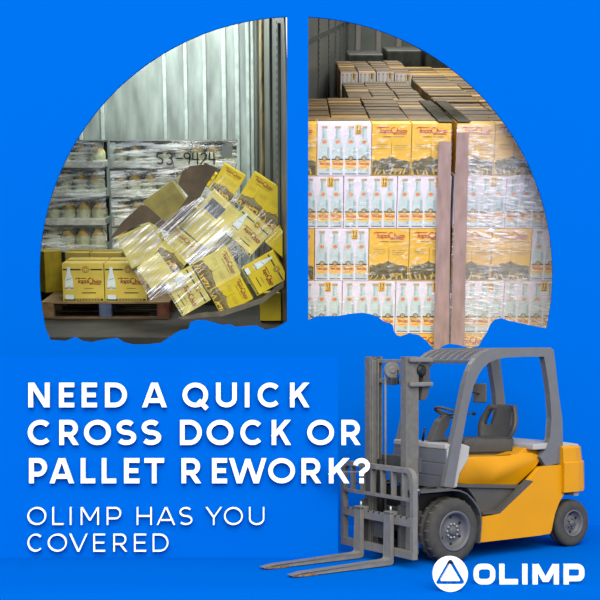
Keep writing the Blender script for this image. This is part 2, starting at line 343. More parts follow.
# wheels: tyre with tread grooves, dished rim, lug nuts, hub
def wheel(name, a, b, r, wd, rr, nlug, far=False):
    s = -1 if not far else 1                      # outer side
    g = empty(name, None, fork); g.location = (a * K, b * K, r * K)
    q = wd / 2
    prof = [(rr * 1.0, q * .92), (rr * 1.06, q), (r * .80, q * 1.02), (r * .92, q * .95), (r * .985, q * .74), (r, q * .5), (r, q * .2), (r * .985, q * .16), (r * .985, -q * .16), (r, -q * .2), (r, -q * .5), (r * .985, -q * .74), (r * .92, -q * .95), (r * .80, -q * 1.02), (rr * 1.06, -q), (rr, -q * .92), (rr, q * .92)]
    ty = link('tyre', lathe_me([(x * K, y * K) for x, y in prof], 56), g, [rubber], True)
    bm = bmesh.new()
    for k in range(22 if nlug > 6 else 0):
        an = 2 * math.pi * k / 22
        for e in (-1, 1):
            M = Matrix.Rotation(an + e * .07, 4, 'Y') @ Matrix.Translation((0, e * q * .45 * K, r * .995 * K))
            n0 = len(bm.verts); add_box(bm, -.007 * K, .007 * K, -q * .26 * K, q * .26 * K, -.012 * K, .003 * K); bm.verts.ensure_lookup_table()
            for v in bm.verts[n0:]: v.co = M @ v.co
    if nlug > 6: tb = link('tread_bar', fin(bm), g, [mat('tread_dust', (122, 118, 104), .9, noise=.25, scale=30)]); tag(tb, kind='stuff')
    else: bm.free()
    o = s * q
    rp = [(rr * 1.06, o * .98), (rr * 1.06, o * 1.06), (rr * .96, o * 1.06), (rr * .88, o * .86), (rr * .84, o * .42), (rr * .62, o * .34), (rr * .42, o * .5), (rr * .36, o * .56), (0, o * .56)]
    rm = link('rim', lathe_me([(x * K, y * K) for x, y in rp], 48), g, [rim_m], True)
    link('hub', lathe_me([(x * K, y * K) for x, y in ((rr * .24, o * .5), (rr * .24, o * .78), (rr * .18, o * .86), (0, o * .88))], 20), g, [rim_m], True)
    lug = lathe_me([(x * K, y * K) for x, y in ((.012, 0), (.012, s * .018), (.006, s * .026), (0, s * .026))], 6)
    for k in range(nlug):
        an = 2 * math.pi * k / nlug; l_ = link('lug_nut', lug, g, [chrome if nlug > 6 else rim_m])
        l_.location = (rr * .36 * math.cos(an) * K, o * .54 * K, rr * .36 * math.sin(an) * K)
    hole = lathe_me([(x * K, y * K) for x, y in ((.016, 0), (.016, s * .004), (0, s * .005))], 10)
    for k in range(6 if nlug > 6 else 5):
        an = 2 * math.pi * (k + .5) / 6; l_ = link('rim_slot', hole, g, [black_m])
        l_.location = (rr * .7 * math.cos(an) * K, o * .38 * K, rr * .7 * math.sin(an) * K)
    return g
wheel('front_wheel', 0, -.563 + .11, .34, .22, .20, 10); wheel('front_wheel', 0, .563 - .11, .34, .22, .20, 10, True)
wheel('rear_wheel', 1.85, -.469 + .085, .265, .17, .145, 5); wheel('rear_wheel', 1.85, .469 - .085, .265, .17, .145, 5, True)
fbox('front_axle', -.09, .09, -.36, .36, .25, .43, steel_d); fbox('rear_axle', 1.78, 1.92, -.3, .3, .18, .36, steel_d)
# chassis side panels
PN = -.5
side = [(482.8, 517), (500, 514), (512, 502), (534.5, 481), (527.8, 480.3), (539.5, 466.9), (546.7, 466), (564, 464.7), (564, 494.7), (558.7, 502.5), (554.6, 514), (551.9, 530.5), (550, 534), (540, 535.4), (510, 539), (479.8, 542.8)]
sp = sdp(side, PN)
fprism('side_panel', sp, PN, PN + .05, yellow_m, .006); fprism('side_panel', sp, -PN - .05, -PN, yellow_m, .006)
flange = sdp([(482.8, 514.8), (500, 513.6), (512, 501.6), (534, 481), (527.8, 480.0), (510.5, 498.8), (498.5, 510.6), (490, 512.2), (482.8, 512.6)], PN)
for e in (-1, 1): fprism('step_flange', flange, e * .5, e * .44, step_m, .003)
well = sdp([(466, 485), (524, 485), (522, 490), (509, 500), (497, 511), (490, 514), (480, 515), (478, 500)], PN + .08)
fprism('step_well', well, -.40, .40, step_m, .012)
fprism('floor_plate', sdp([(449, 486.5), (464, 487.3), (527, 489), (527, 485.5), (464, 484), (449, 483.5)], -.43), -.43, .43, step_m, .008)
x0, z0 = sd(481, 541, PN); x1, z1 = sd(549, 533, PN)
link('under_chassis', box_me(x0 + .02, x1, -.43 * K, .43 * K, z0 + .02, z0 + .3 * K), fork, [step_m])
# hood under the seat, tapering inward towards the floor
HB = -.43
hood = sdp([(458, 484), (459, 473), (469, 457), (490, 456.5), (511, 456), (520, 452.5), (533, 452.8), (540.5, 456), (541, 459.5), (536, 468), (523, 485), (519, 487.5), (490, 487)], HB)
bm = bmesh.new(); add_prism(bm, hood, HB * K, -HB * K, 'y')
zt = max(p[1] for p in hood); zb = min(p[1] for p in hood)
for v in bm.verts: v.co.y *= .80 + .20 * min(1, (v.co.z - zb) / (.55 * (zt - zb)))
bev(bm, .02 * K, 3); link('hood', fin(bm), fork, [yellow_m], True)
bm = bmesh.new(); hp = sdp([(512, 455), (521, 447.6), (536, 450), (541.5, 455), (536, 458)], -.30); add_prism(bm, hp, -.36 * K, .36 * K, 'y'); bev(bm, .015 * K); link('hood_rear_lip', fin(bm), fork, [yellow_m])
# counterweight
cw = sdp([(564, 447.5), (572, 446.6), (580, 445.6), (582.3, 449), (583.4, 462), (584.7, 490.7), (574, 492.5), (564, 494.2)], -.54)
aF, aB = cw[0][0], cw[5][0]
bm = bmesh.new()
prof = [(-.54, 0), (-.535, .06), (-.47, .16), (-.30, .22), (0, .24)]
def cwsec(z, ins, back):
    h_ = [(aF - .02 * K, (-.545 + ins) * K)] + [((aB - back * K) + (dx - .06) * K if dx > .05 else aB - back * K - .03 * K, b * K * (1 - ins * 1.5)) for b, dx in prof[0:1]]
    rear = [(aB - back * K, (-.52 + ins) * K), (aB + (.10 - back) * K, (-.44 + ins) * K), (aB + (.17 - back) * K, -.26 * K), (aB + (.19 - back) * K, 0)]
    half = [(aF, (-.545 + ins) * K), (aB - (.10 + back) * K, (-.545 + ins) * K)] + rear
    return [(x, y, z) for x, y in half] + [(x, -y, z) for x, y in half[::-1][1:]]
zs = [(cw[5][1], 0, 0), (cw[5][1] + .02, 0, -.005), (cw[4][1], 0, .005), (cw[4][1] + .01 * K, .012, .02), (cw[2][1] - .02, .02, .035), (cw[2][1], .05, .07)]
prev = None
for z, i_, bk in zs:
    ring = [bm.verts.new(p_) for p_ in cwsec(z, i_, bk)]
    if prev is None: bm.faces.new(ring)
    else:
        for k in range(len(ring)): bm.faces.new((prev[k], prev[(k + 1) % len(ring)], ring[(k + 1) % len(ring)], ring[k]))
    prev = ring
bm.faces.new(prev); link('counterweight', fin(bm), fork, [yellow_m])
zc = cw[2][1]
dk = sdp([(519, 446.5), (519, 441.6), (545, 440.8), (562, 440.6), (580, 445.2), (580, 446.6), (545, 449)], -.48)
d0 = sd(516, 445, -.2)[0]
fprism('rear_deck', [(d0, zc - .02), (d0, zc + .035 * K), (dk[3][0], zc + .05 * K), (aB - .02 * K, zc + .012 * K), (aB - .02 * K, zc - .02)], -.47, .47, pale_m, .012)
fbox('rear_wheel_arch', sd(551, 500, PN)[0] / K, aB / K - .02, -.44, .44, cw[5][1] / K + .0, cw[5][1] / K + .1, black_m)
fbox('tow_plate', aB / K - .10, aB / K - .02, -.47, .47, cw[5][1] / K - .06, cw[5][1] / K + .02, pale_m, .004)
# overhead guard: near and far side frames of one outline, roof slats, headers
pil = [(444.3, 487), (452, 446), (459.7, 409), (465, 384), (468.4, 371.5), (471.5, 364.5), (476, 358), (482, 352.5), (489, 349), (498, 347.8), (525, 347.5), (551, 347.4), (554, 350), (554, 356), (558.8, 394), (562.5, 420), (562.9, 444), (562, 463), (546, 466.5), (540, 457), (545.8, 450.5), (550.5, 437.5), (552, 418), (550, 394), (546.5, 370), (544.4, 356), (525, 356.6), (505, 357.6), (496, 358.8), (488.8, 362), (483, 367), (478.3, 374), (473, 386), (467.8, 409), (461, 446), (454, 488)]
GB = -.478
gp = sdp(pil, GB)
bmn = None
fprism('guard_side_frame', gp, GB, GB + .075, guard_m, .008, smooth=False)
fprism('guard_side_frame', gp, -GB - .075, -GB, guard_m, .008, smooth=False)
# roof slats follow the curve of the frame
top = sdp([(474.5, 361), (477, 358.6), (482, 354.4), (489, 350.8), (498, 349.5), (525, 349.2), (549, 349)], GB)
low = [(x + .004, z - .035 * K) for x, z in top]
slat = prism_me(top + low[::-1], -.016 * K, .016 * K, 'y', 0)
for k in range(7):
    o = link('roof_slat', slat, fork, [guard_m]); o.location = (0, (-.36 + .12 * k) * K, 0)
for nm, i_ in (('roof_header', 1), ('roof_header', 6)):
    x, z = top[i_]; link(nm, box_me(x - .03 * K, x + .03 * K, (GB + .05) * K, (-GB - .05) * K, z - .048 * K, z - .008 * K, .006), fork, [guard_m])
# cowl / dash
CB = -.44
cw_p = sdp([(447, 490), (447, 450), (449.5, 444), (463, 443.8), (470, 446.5), (468.5, 459.5), (458.5, 473), (457.5, 487)], CB)
fprism('cowl', cw_p, CB, -CB, pale_m, .012)
xf = cw_p[1][0]
zz = [cw_p[0][1], sd(447, 477, CB)[1], sd(447, 464, CB)[1], cw_p[1][1]]
for k in range(3): link('cowl_panel', box_me(xf - .012 * K, xf + .004, (CB + .005) * K, (-CB - .005) * K, zz[k] + .004, zz[k + 1] - .004, .004), fork, [cowl_m])
link('cowl_rail', box_me(xf - .02 * K, xf + .06 * K, (CB - .0) * K, -CB * K, cw_p[1][1] + .004, cw_p[2][1] + .0, .01), fork, [pale_m])
# front fenders
for e in (-1, 1):
    arcp = sdp([(421, 492), (438, 490.6), (452, 489.2), (460, 490), (467, 493), (474, 499.5), (479, 507), (481.5, 515), (482, 525), (480.5, 543)], -.565)
    inn = [(x - .012 * (1 if i > 4 else 0), z - .012 * (1 if i < 7 else .2)) for i, (x, z) in enumerate(arcp)]
    fprism('front_fender', arcp + inn[::-1], e * .565, e * .33, steel_d if False else mat('fender_grey', (96, 96, 95), .55), 0)
    fbox('fender_wall', -.34, .34, e * .335, e * .315, .36, .74, black_m, 0)
# tilt cylinders
for e in (-1, 1):
    ftube('tilt_cylinder', [(-.34, e * .40, .76), (-.12, e * .40, .76)], .038, black_m)
    ftube('tilt_rod', [(-.46, e * .40, .76), (-.3, e * .40, .76)], .022, chrome)
    ftube('tilt_pin', [(-.40, e * .40 - .05, .76), (-.40, e * .40 + .05, .76)], .036, chrome)
# steering column, wheel, levers
scp = sdp([(431, 441), (440, 421), (447, 415), (451, 416), (450, 424), (441.5, 441)], -.10)
fprism('steering_column', scp, -.10, .0, seat_m, .01)
sc = sd(449, 413, -.06); rw = .17
ring = []
for k in range(28):
    an = 2 * math.pi * k / 28; ring.append((sc[0] / K + rw * math.cos(an) * .83, -.06 + rw * math.sin(an), sc[1] / K + rw * math.cos(an) * -.38))
ftube('steering_wheel', ring, .014, black_m if False else step_m, seg=8, closed=True)
ftube('steering_spoke', [ring[3], (sc[0] / K, -.06, sc[1] / K - .02), ring[11]], .012, step_m, seg=8)
ftube('steering_spoke', [ring[21], (sc[0] / K, -.06, sc[1] / K - .02)], .012, step_m, seg=8)
kn = sd(474, 413.5, -.05); ks = sd(452, 417, -.05)
ftube('gear_lever', [(ks[0] / K, -.05, ks[1] / K), (kn[0] / K - .03, -.05, kn[1] / K)], .008, step_m)
link('lever_knob', lathe_me([(0, -.018), (.014, -.012), (.018, 0), (.014, .012), (0, .018)], 12), fork, [black_m], True).location = (kn[0], -.05 * K, kn[1])
cb_, cz_ = cr(423, 441, -.02); lv = cr(425, 428, -.02)
ftube('control_lever', [(-.02, cb_ / K, cz_ / K), (-.02, lv[0] / K, lv[1] / K)], .011, black_m)
ftube('control_lever', [(.02, cb_ / K + .06, cz_ / K), (.02, lv[0] / K + .06, lv[1] / K - .03)], .011, black_m)
# seat
st = empty('seat', None, fork)
cush = sdp([(464, 441), (470, 438.6), (482, 438.4), (492, 441), (512, 437), (514, 440), (512, 452), (470, 453), (464, 446)], -.22)
fprism('cushion', cush, -.23, .23, seat_m, .02, st, 3, True)
sb_ = sdp([(468, 452.5), (511, 452), (510, 457.5), (470, 458)], -.22)
fprism('suspension_bellows', sb_, -.2, .2, step_m, .008, st)
ab, bb = sd(497, 440, -.22)[0] / K + .20, 0
bk = sd(505, 405, -.1)
def back_pt(v, u): # v up 0..1, u across -1..1
    zb_, zt_ = cush[3][1] / K - .02, sd(503, 405, 0)[1] / K
    hw = [.20, .25, .265, .24, .19][min(4, int(v * 4.999))]
    return (ab + .02 + .13 * v - .045 * abs(u) ** 2, u * hw, zb_ + (zt_ - zb_) * v)
bm = bmesh.new(); NU, NV = 14, 14
def bgrid(off):
    G = []
    for j in range(NV + 1):
        v = j / NV; hw = .20 + .09 * math.sin(math.pi * min(1, max(0, (v - .02) / .98)) ** .8); row = []
        for i in range(NU + 1):
            u = -1 + 2 * i / NU; x, y, z = back_pt(v, u); row.append(bm.verts.new(((x + off - .05 * abs(u) ** 4) * K, u * hw * K, z * K)))
        G.append(row)
    return G
Ga, Gb = bgrid(0), bgrid(.06)
hole = lambda i, j: (i in (1, 2, NU - 3, NU - 2)) and 6 <= j <= 11
for j in range(NV):
    for i in range(NU):
        if hole(i, j): continue
        bm.faces.new((Ga[j][i], Ga[j][i + 1], Ga[j + 1][i + 1], Ga[j + 1][i])); bm.faces.new((Gb[j][i + 1], Gb[j][i], Gb[j + 1][i], Gb[j + 1][i + 1]))
bm.edges.ensure_lookup_table(); be = [e for e in bm.edges if e.is_boundary]
mp_ = {}
for j in range(NV + 1):
    for i in range(NU + 1): mp_[Ga[j][i]] = Gb[j][i]
for e in be:
    a_, b_ = e.verts
    if a_ in mp_ and b_ in mp_: bm.faces.new((a_, b_, mp_[b_], mp_[a_]))
link('backrest', fin(bm), st, [seat_m], True)
# mirror on the near pillar
mx = sd(480, 393, -.36)
mir = link('mirror', box_me(-.012, .012, -.075 * K, .075 * K, -.105 * K, .105 * K, .012, 3), fork, [step_m]); mir.location = (mx[0], -.36 * K, mx[1]); mir.rotation_euler = (0, 0, R(28))
p0_ = sd(471, 392, -.44); ftube('mirror_arm', [(p0_[0] / K, -.44, p0_[1] / K), (mx[0] / K - .01, -.36, mx[1] / K - .01)], .007, black_m)
# mast: two outer channels (web outside), inner rails, ties
AM = -.481; ZM = 2.155
def channel(name, b_out, s, a0, z0_, z1_, w_, d_, t_, m):
    # s=+1: web at the near side and open towards +b
    poly = [(0, 0), (w_, 0), (w_, t_), (t_, t_), (t_, d_ - t_), (w_, d_ - t_), (w_, d_), (0, d_)]
    pts = [((a0 + q_) * K, (b_out + s * p_) * K) for p_, q_ in poly]
    return link(name, prism_me(pts, z0_ * K, z1_ * K, 'z', .003), fork, [m])
channel('mast_channel', -.353, 1, AM, .10, ZM, .09, .17, .022, steel); channel('mast_channel', .353, -1, AM, .10, ZM, .09, .17, .022, steel)
channel('inner_mast_rail', -.322, 1, AM + .03, .08, ZM - .03, .055, .10, .018, steel_l); channel('inner_mast_rail', .322, -1, AM + .03, .08, ZM - .03, .055, .10, .018, steel_l)
for z_, h_, a_ in ((2.085, .04, AM + .12), (1.87, .045, AM + .12)): fbox('mast_crossbar', a_, a_ + .05, -.33, .33, z_, z_ + h_, steel_l)
fbox('mast_crossbar', AM + .16, AM + .21, -.36, .36, .95, 1.10, steel_d); fbox('mast_crossbar', AM + .16, AM + .21, -.36, .36, .30, .55, steel_d)
# lift pulley, chain and lift ram
pb, pz = cr(392.2, 370, AM + .08)
pl = link('chain_pulley', lathe_me([(x * K, y * K) for x, y in ((0, -.028), (.03, -.03), (.04, -.022), (.085, -.022), (.085, -.012), (.07, 0), (.085, .012), (.085, .022), (.04, .022), (.03, .03), (0, .028))], 32), fork, [steel_l])
pl.location = ((AM + .08) * K, pb, pz); pl.rotation_euler = (0, 0, R(-22))
fbox('pulley_bracket', AM + .05, AM + .12, pb / K - .03, pb / K + .05, pz / K - .16, pz / K - .08, steel_d)
ftube('lift_chain', [(AM + .05, cr(385.6, 400, AM + .05)[0] / K, .5), (AM + .05, cr(385.6, 400, AM + .05)[0] / K, pz / K)], .012, steel_l, seg=6)
ftube('hydraulic_hose', [(AM + .06, cr(397, 400, AM + .05)[0] / K, pz / K + .0), (AM + .06, cr(397.5, 400, AM + .05)[0] / K, 1.86)], .009, black_m, seg=6)
ftube('lift_ram', [(AM + .12, .22, .2), (AM + .12, .22, 1.05)], .045, black_m)
ftube('lift_ram', [(AM + .12, -.22, .2), (AM + .12, -.22, 1.05)], .045, black_m)
# hose guide loops at the near mast top
for yy in (360, 384.5):
    g0, g1 = sd(409.5, yy, -.375), sd(432, yy, -.375)
    fbox('hose_guide', g0[0] / K, g1[0] / K, -.40, -.355, g0[1] / K - .024, g0[1] / K + .024, steel_l, .014)
# work lamp
wl = sd(425, 376, -.40)
lp = sdp([(419.5, 364), (423, 361.5), (428, 362.5), (430, 368), (430, 386), (428, 396), (425, 400.5), (421, 400), (422.5, 388), (424, 374)], -.36)
fprism('work_lamp', lp, -.36, -.26, step_m, .006)
lc = sd(421.5, 370.5, -.36)
ln = link('lamp_lens', lathe_me([(x * K, y * K) for x, y in ((0, -.03), (.04, -.028), (.058, -.01), (.06, .02), (0, .02))], 20), fork, [black_m]); ln.location = (lc[0], -.36 * K, lc[1])
# carriage and load backrest
AC = -.591; CC = .625; CS = .022
bl = empty('load_backrest', None, fork)
tl, tr = cr(342, 460, AC), cr(417, 470, AC)
zt = (tl[1] + tr[1]) / 2 / K; zc0 = .10
zm_ = cr(380, 495.3, AC)[1] / K
th = .05
# rounded hoop (posts and top rail)
rcs = .12
outer = [(-CC, zc0), (-CC, zt - rcs)] + [(-CC + rcs - rcs * math.cos(R(t)), zt - rcs + rcs * math.sin(R(t))) for t in range(15, 91, 15)] + [(CC - rcs + rcs * math.sin(R(t)), zt - rcs + rcs * math.cos(R(t))) for t in range(0, 91, 15)] + [(CC, zc0)]
inner = [(CC - th, zc0), (CC - th, zt - rcs)] + [(CC - rcs + (rcs - th) * math.cos(R(t)), zt - rcs + (rcs - th) * math.sin(R(t))) for t in range(15, 91, 15)] + [(-CC + rcs - (rcs - th) * math.sin(R(t)), zt - rcs + (rcs - th) * math.cos(R(t))) for t in range(0, 91, 15)] + [(-CC + th, zc0)]
bm = bmesh.new(); o_ = [(p_[0] * K, p_[1] * K) for p_ in outer]; i_ = [(p_[0] * K, p_[1] * K) for p_ in inner][::-1]
n = len(o_); A_ = []
for d_ in (AC * K, (AC + .06) * K): A_.append(([bm.verts.new((d_, p_[0] + CS * K, p_[1])) for p_ in o_], [bm.verts.new((d_, p_[0] + CS * K, p_[1])) for p_ in i_]))
for k in range(n - 1):
    for (O_, I_), fl_ in zip(A_, (0, 1)): bm.faces.new((O_[k], O_[k + 1], I_[k + 1], I_[k]))
    for w_ in (0, 1): bm.faces.new((A_[0][w_][k], A_[0][w_][k + 1], A_[1][w_][k + 1], A_[1][w_][k]))
for k in (0, n - 1): bm.faces.new((A_[0][0][k], A_[0][1][k], A_[1][1][k], A_[1][0][k]))
link('backrest_hoop', fin(bm), bl, [steel_l])
for k in range(6):
    b_ = CS - CC + (k + 1) * 2 * CC / 7
    fbox('backrest_bar', AC + .005, AC + .065, b_ - .011, b_ + .011, zm_, zt - .03, steel_l, .002, bl)
fbox('backrest_rail', AC, AC + .06, CS - CC + .04, CS + CC - .04, zm_ - .02, zm_ + .012, steel_l, .003, bl)
cgz = [cr(380, 512.5, AC)[1] / K, cr(380, 521.5, AC)[1] / K, cr(380, 545, AC)[1] / K, zc0]
for z1_, z0_ in ((cgz[0], cgz[1]), (cgz[2], cgz[3])):
    fbox('carriage_bar', AC - .005, AC + .05, CS - CC + .01, CS + CC - .01, z0_, z1_, steel_l, .004)
for k in range(12):
    b_ = -CC + .12 + k * .092
    if min(abs(b_ + .24), abs(b_ - .275)) < .08: continue
    fbox('fork_notch', AC - .008, AC + .03, b_ - .008, b_ + .008, cgz[0] - .016, cgz[0] + .003, black_m, 0)
for b_ in (-.32, .32): fbox('carriage_side_plate', AC + .04, AC + .14, b_ - .02, b_ + .02, .12, cgz[0] + .1, steel_d)
fbox('carriage_back_plate', AC + .06, AC + .09, -.18, .14, .24, cgz[0] - .02, steel_d)
# forks
for b_ in (-.30, .215):
    w_ = .12; r_ = .04
    prof = [(AC - .05, cgz[0] + .03), (AC - .005, cgz[0] + .03), (AC - .005, .04), (AC - .015, .018), (AC - .04, .008), (-1.70, .008), (-1.84, .018), (-1.849, .028), (-1.70, .042), (AC - .10, .058), (AC - .06, .066), (AC - .05, .085)]
    bm = bmesh.new(); add_prism(bm, [(p_[0] * K, p_[1] * K) for p_ in prof], b_ * K, (b_ + w_) * K, 'y')
    for v in bm.verts:
        if v.co.x < -1.83 * K: v.co.y = (b_ + w_ / 2) * K + (v.co.y - (b_ + w_ / 2) * K) * .6
    bev(bm, .004 * K, 1); fo = link('fork', fin(bm), fork, [steel_l])
    tip = [(-1.845, .016), (-1.70, .006), (-1.55, .006), (-1.55, .02), (-1.70, .022), (-1.846, .026)]
    link('worn_tip', prism_me([(p_[0] * K, p_[1] * K) for p_ in tip], (b_ - .002) * K, (b_ + .004) * K, 'y'), fo, [rust])
    fbox('fork_hook', AC - .05, AC + .06, b_ + .0, b_ + w_, cgz[0] + .0, cgz[0] + .035, steel_l, .004, fo)
    ftube('locking_pin', [(AC + .0, b_ + w_ / 2, cgz[0] + .02), (AC + .0, b_ + w_ / 2, cgz[0] + .085)], .012, chrome, fo, 8)
# ------------------------------------------------------------------ printed cartons
yel = mat('carton_yellow_print', (232, 180, 50), .55, noise=.05, scale=5, gain=1.2)
yel2 = mat('carton_golden_print', (190, 168, 66), .5, noise=.08, scale=5, gain=1.2)
kraft = mat('kraft_board', (128, 104, 62), .7, noise=.15, scale=9, gain=1.2)
wht = mat('carton_white_print', (228, 216, 222), .5, noise=.04, scale=5, gain=1.2)
red = mat('red_ink', (176, 30, 52), .5, noise=.05, gain=1.2)
dred = mat('dark_red_ink', (120, 44, 22), .5, noise=.05, gain=1.2)
ink = mat('dark_ink', (62, 62, 50), .5, noise=.15, scale=40)
hillm = mat('mountain_ink', (120, 108, 70), .5, noise=.3, scale=30, gain=1.2)
hilld = mat('foothill_ink', (98, 88, 48), .5, noise=.3, scale=30, gain=1.2)
agave = mat('agave_ink', (206, 168, 66), .5, noise=.1, gain=1.2)
glassp = mat('bottle_print', (194, 207, 201), .4, noise=.08, scale=12, gain=1.2)
glassd = mat('bottle_shade_print', (160, 180, 175), .4, noise=.1, scale=12, gain=1.2)
capm = mat('cap_print', (188, 158, 110), .5, gain=1.2)
orange = mat('orange_print', (226, 132, 62), .5, gain=1.2)
labelm = mat('label_print', (240, 194, 96), .5, noise=.05, gain=1.2)
brown = mat('brown_slip_sheet', (92, 78, 52), .7, noise=.2, scale=6, bump=.1)
mauve = mat('mauve_corner_board', (164, 137, 128), .5, noise=.12, scale=14, bump=.1, stretch=(1, 1, .3), gain=1.2)
SL = .0008
def add_flat(bm, poly, mi, lay):
    f = bm.faces.new([bm.verts.new((x, -SL * lay, z)) for x, z in poly]); f.material_index = mi
def rect(x0, x1, z0, z1): return [(x0, z0), (x1, z0), (x1, z1), (x0, z1)]
def ell(cx, cz, rx, rz, n=14): return [(cx + rx * math.cos(2 * math.pi * k / n), cz + rz * math.sin(2 * math.pi * k / n)) for k in range(n)]
def add_line(bm, pts, w, mi, lay, closed=False):
    n0 = len(bm.faces); add_ribbon(bm, pts, w, -SL * lay, None, closed, 'p'); bm.faces.ensure_lookup_table()
    for f in bm.faces[n0:]: f.material_index = mi
def title(bm, x0, x1, z0, h, mi, lay, sw=.13):
    """two word swash lettering: Topo Chico"""
    W = x1 - x0; s = sw * h
    def o_(cx, r=.09): add_line(bm, [(x0 + W * (cx + r * .55 * math.cos(t * .524)), z0 + h * (.30 + r * 2.4 * math.sin(t * .524))) for t in range(12)], s, mi, lay, True)
    P = lambda pts: add_line(bm, [(x0 + W * a, z0 + h * b) for a, b in pts], s, mi, lay)
    P([(.0, .72), (.02, .9), (.10, .98), (.22, .92), (.42, .90)]); P([(.13, .95), (.125, .5), (.10, .08)])
    o_(.20); P([(.275, .5), (.27, -.15)]); o_(.32); o_(.42)
    P([(.62, .82), (.57, .98), (.50, .80), (.49, .42), (.52, .12), (.60, .05), (.66, .2)])
    P([(.68, .95), (.675, .08)]); P([(.68, .4), (.72, .52), (.745, .4), (.74, .08)])
    P([(.795, .5), (.79, .08)]); P([(.80, .72), (.805, .78)]); P([(.895, .45), (.865, .52), (.835, .38), (.84, .16), (.87, .08), (.90, .18)])
    o_(.955, .08)
    P([(.55, -.12), (.75, -.06), (.98, -.14)])
def numeral(bm, txt, x, z, w, h, s, mi, lay):
    for i, ch in enumerate(txt):
        for p, c, k in glyph(ch, w, h, s): add_line(bm, [(x + i * w * 1.25 + a, z + b) for a, b in p], s, mi, lay, c)
PM = [yel, red, ink, hillm, hilld, agave, wht, glassp, glassd, capm, orange, labelm, dred, yel2]
def done(bm): me_ = fin(bm); [me_.materials.append(m) for m in PM]; return me_
def bottle_poly(cx, z0, w, h):
    r = [(.5, 0), (.5, .42), (.47, .55), (.36, .70), (.24, .80), (.2, .86), (.2, 1)]
    return [(cx - a * w, z0 + b * h) for a, b in r[::-1]] + [(cx + a * w, z0 + b * h) for a, b in r]
def print_bottles(w, h, n, tag_at):
    bm = bmesh.new(); add_flat(bm, rect(.002, w - .002, .002, h - .002), 6, 1); p = (w - .02 * w) / n
    for k in range(n):
        cx = .01 * w + p * (k + .5); bw = p * .88
        add_flat(bm, bottle_poly(cx, h * .03, bw, h * .89), 7, 2)
        add_flat(bm, rect(cx + bw * .22, cx + bw * .40, h * .08, h * .55), 8, 2.5); add_flat(bm, rect(cx - bw * .16, cx - bw * .02, h * .72, h * .9), 8, 2.5)
        add_flat(bm, rect(cx - bw * .25, cx + bw * .25, h * .91, h * .955), 9, 3)
        add_flat(bm, ell(cx, h * .655, bw * .19, h * .036), 10, 3)
        add_flat(bm, rect(cx - bw * .5, cx + bw * .5, h * .305, h * .33), 2, 3)
        add_flat(bm, [(cx - bw * .5, h * .17), (cx - bw * .3, h * .14), (cx, h * .125), (cx + bw * .3, h * .14), (cx + bw * .5, h * .17), (cx + bw * .5, h * .30), (cx - bw * .5, h * .30)], 11, 3)
        add_flat(bm, ell(cx, h * .34, bw * .2, h * .042), 9, 4); add_line(bm, ell(cx, h * .34, bw * .2, h * .042, 12), h * .01, 2, 5, True)
        title(bm, cx - bw * .46, cx + bw * .46, h * .215, h * .065, 1, 4, .13)
        add_flat(bm, rect(cx - bw * .3, cx + bw * .3, h * .165, h * .178), 10, 4); add_flat(bm, rect(cx - bw * .46, cx + bw * .46, h * .03, h * .045), 2, 3)
    if tag_at is not None:
        x = w * tag_at; add_flat(bm, rect(x, x + w * .12, h * .80, h * .985), 0, 6)
        numeral(bm, '12', x + w * .024, h * .845, w * .034, h * .115, h * .014, 2, 7); add_flat(bm, rect(x + w * .02, x + w * .1, h * .815, h * .828), 2, 7)
    return done(bm)
def print_title(w, h, yi=0, ri=1, seed=1, motif=True):
    rnd = random.Random(seed); bm = bmesh.new(); add_flat(bm, rect(.002, w - .002, .002, h - .002), yi, 1)
    title(bm, w * .12, w * .88, h * .815, h * .12, ri, 3, .14)
    add_flat(bm, rect(w * .28, w * .50, h * .745, h * .758), 2, 3); add_flat(bm, rect(w * .54, w * .82, h * .745, h * .756), 4, 3)
    for k in range(3):
        add_flat(bm, rect(w * .12, w * .40, h * (.60 - .04 * k), h * (.606 - .04 * k)), 4, 3); add_flat(bm, rect(w * .58, w * .88, h * (.58 - .04 * k), h * (.586 - .04 * k)), 4, 3)
    add_flat(bm, rect(w * .495, w * .505, h * .34, h * .64), 4, 3)
    if motif:
        ridge = [(0, .27), (.08, .31), (.16, .29), (.26, .34), (.36, .33), (.48, .385), (.56, .35), (.66, .33), (.76, .30), (.88, .30), (1, .27)]
        add_flat(bm, [(w * .02, h * .02), (w * .98, h * .02)] + [(w * (.02 + .96 * a), h * b) for a, b in ridge[::-1]], 3, 2)
        add_flat(bm, [(w * .02, h * .02), (w * .98, h * .02), (w * .98, h * .19), (w * .8, h * .22), (w * .6, h * .17), (w * .4, h * .23), (w * .2, h * .18), (w * .02, h * .22)], 4, 3)
        for k in range(7):
            x = w * (.06 + .13 * k + rnd.uniform(-.03, .03)); hh = h * rnd.uniform(.08, .17); d = rnd.choice((-1, 1)) * w * rnd.uniform(.02, .06)
            add_flat(bm, [(x - w * .02, h * .03), (x + w * .025, h * .03), (x + w * .03 + d, h * .03 + hh * .7), (x + d * 1.4, h * .03 + hh)], 5, 4)
        for k in range(3): add_flat(bm, ell(w * (.62 + .05 * k), h * (.10 + .012 * k), w * .10, h * .022), 5, 4.5)
    return done(bm)
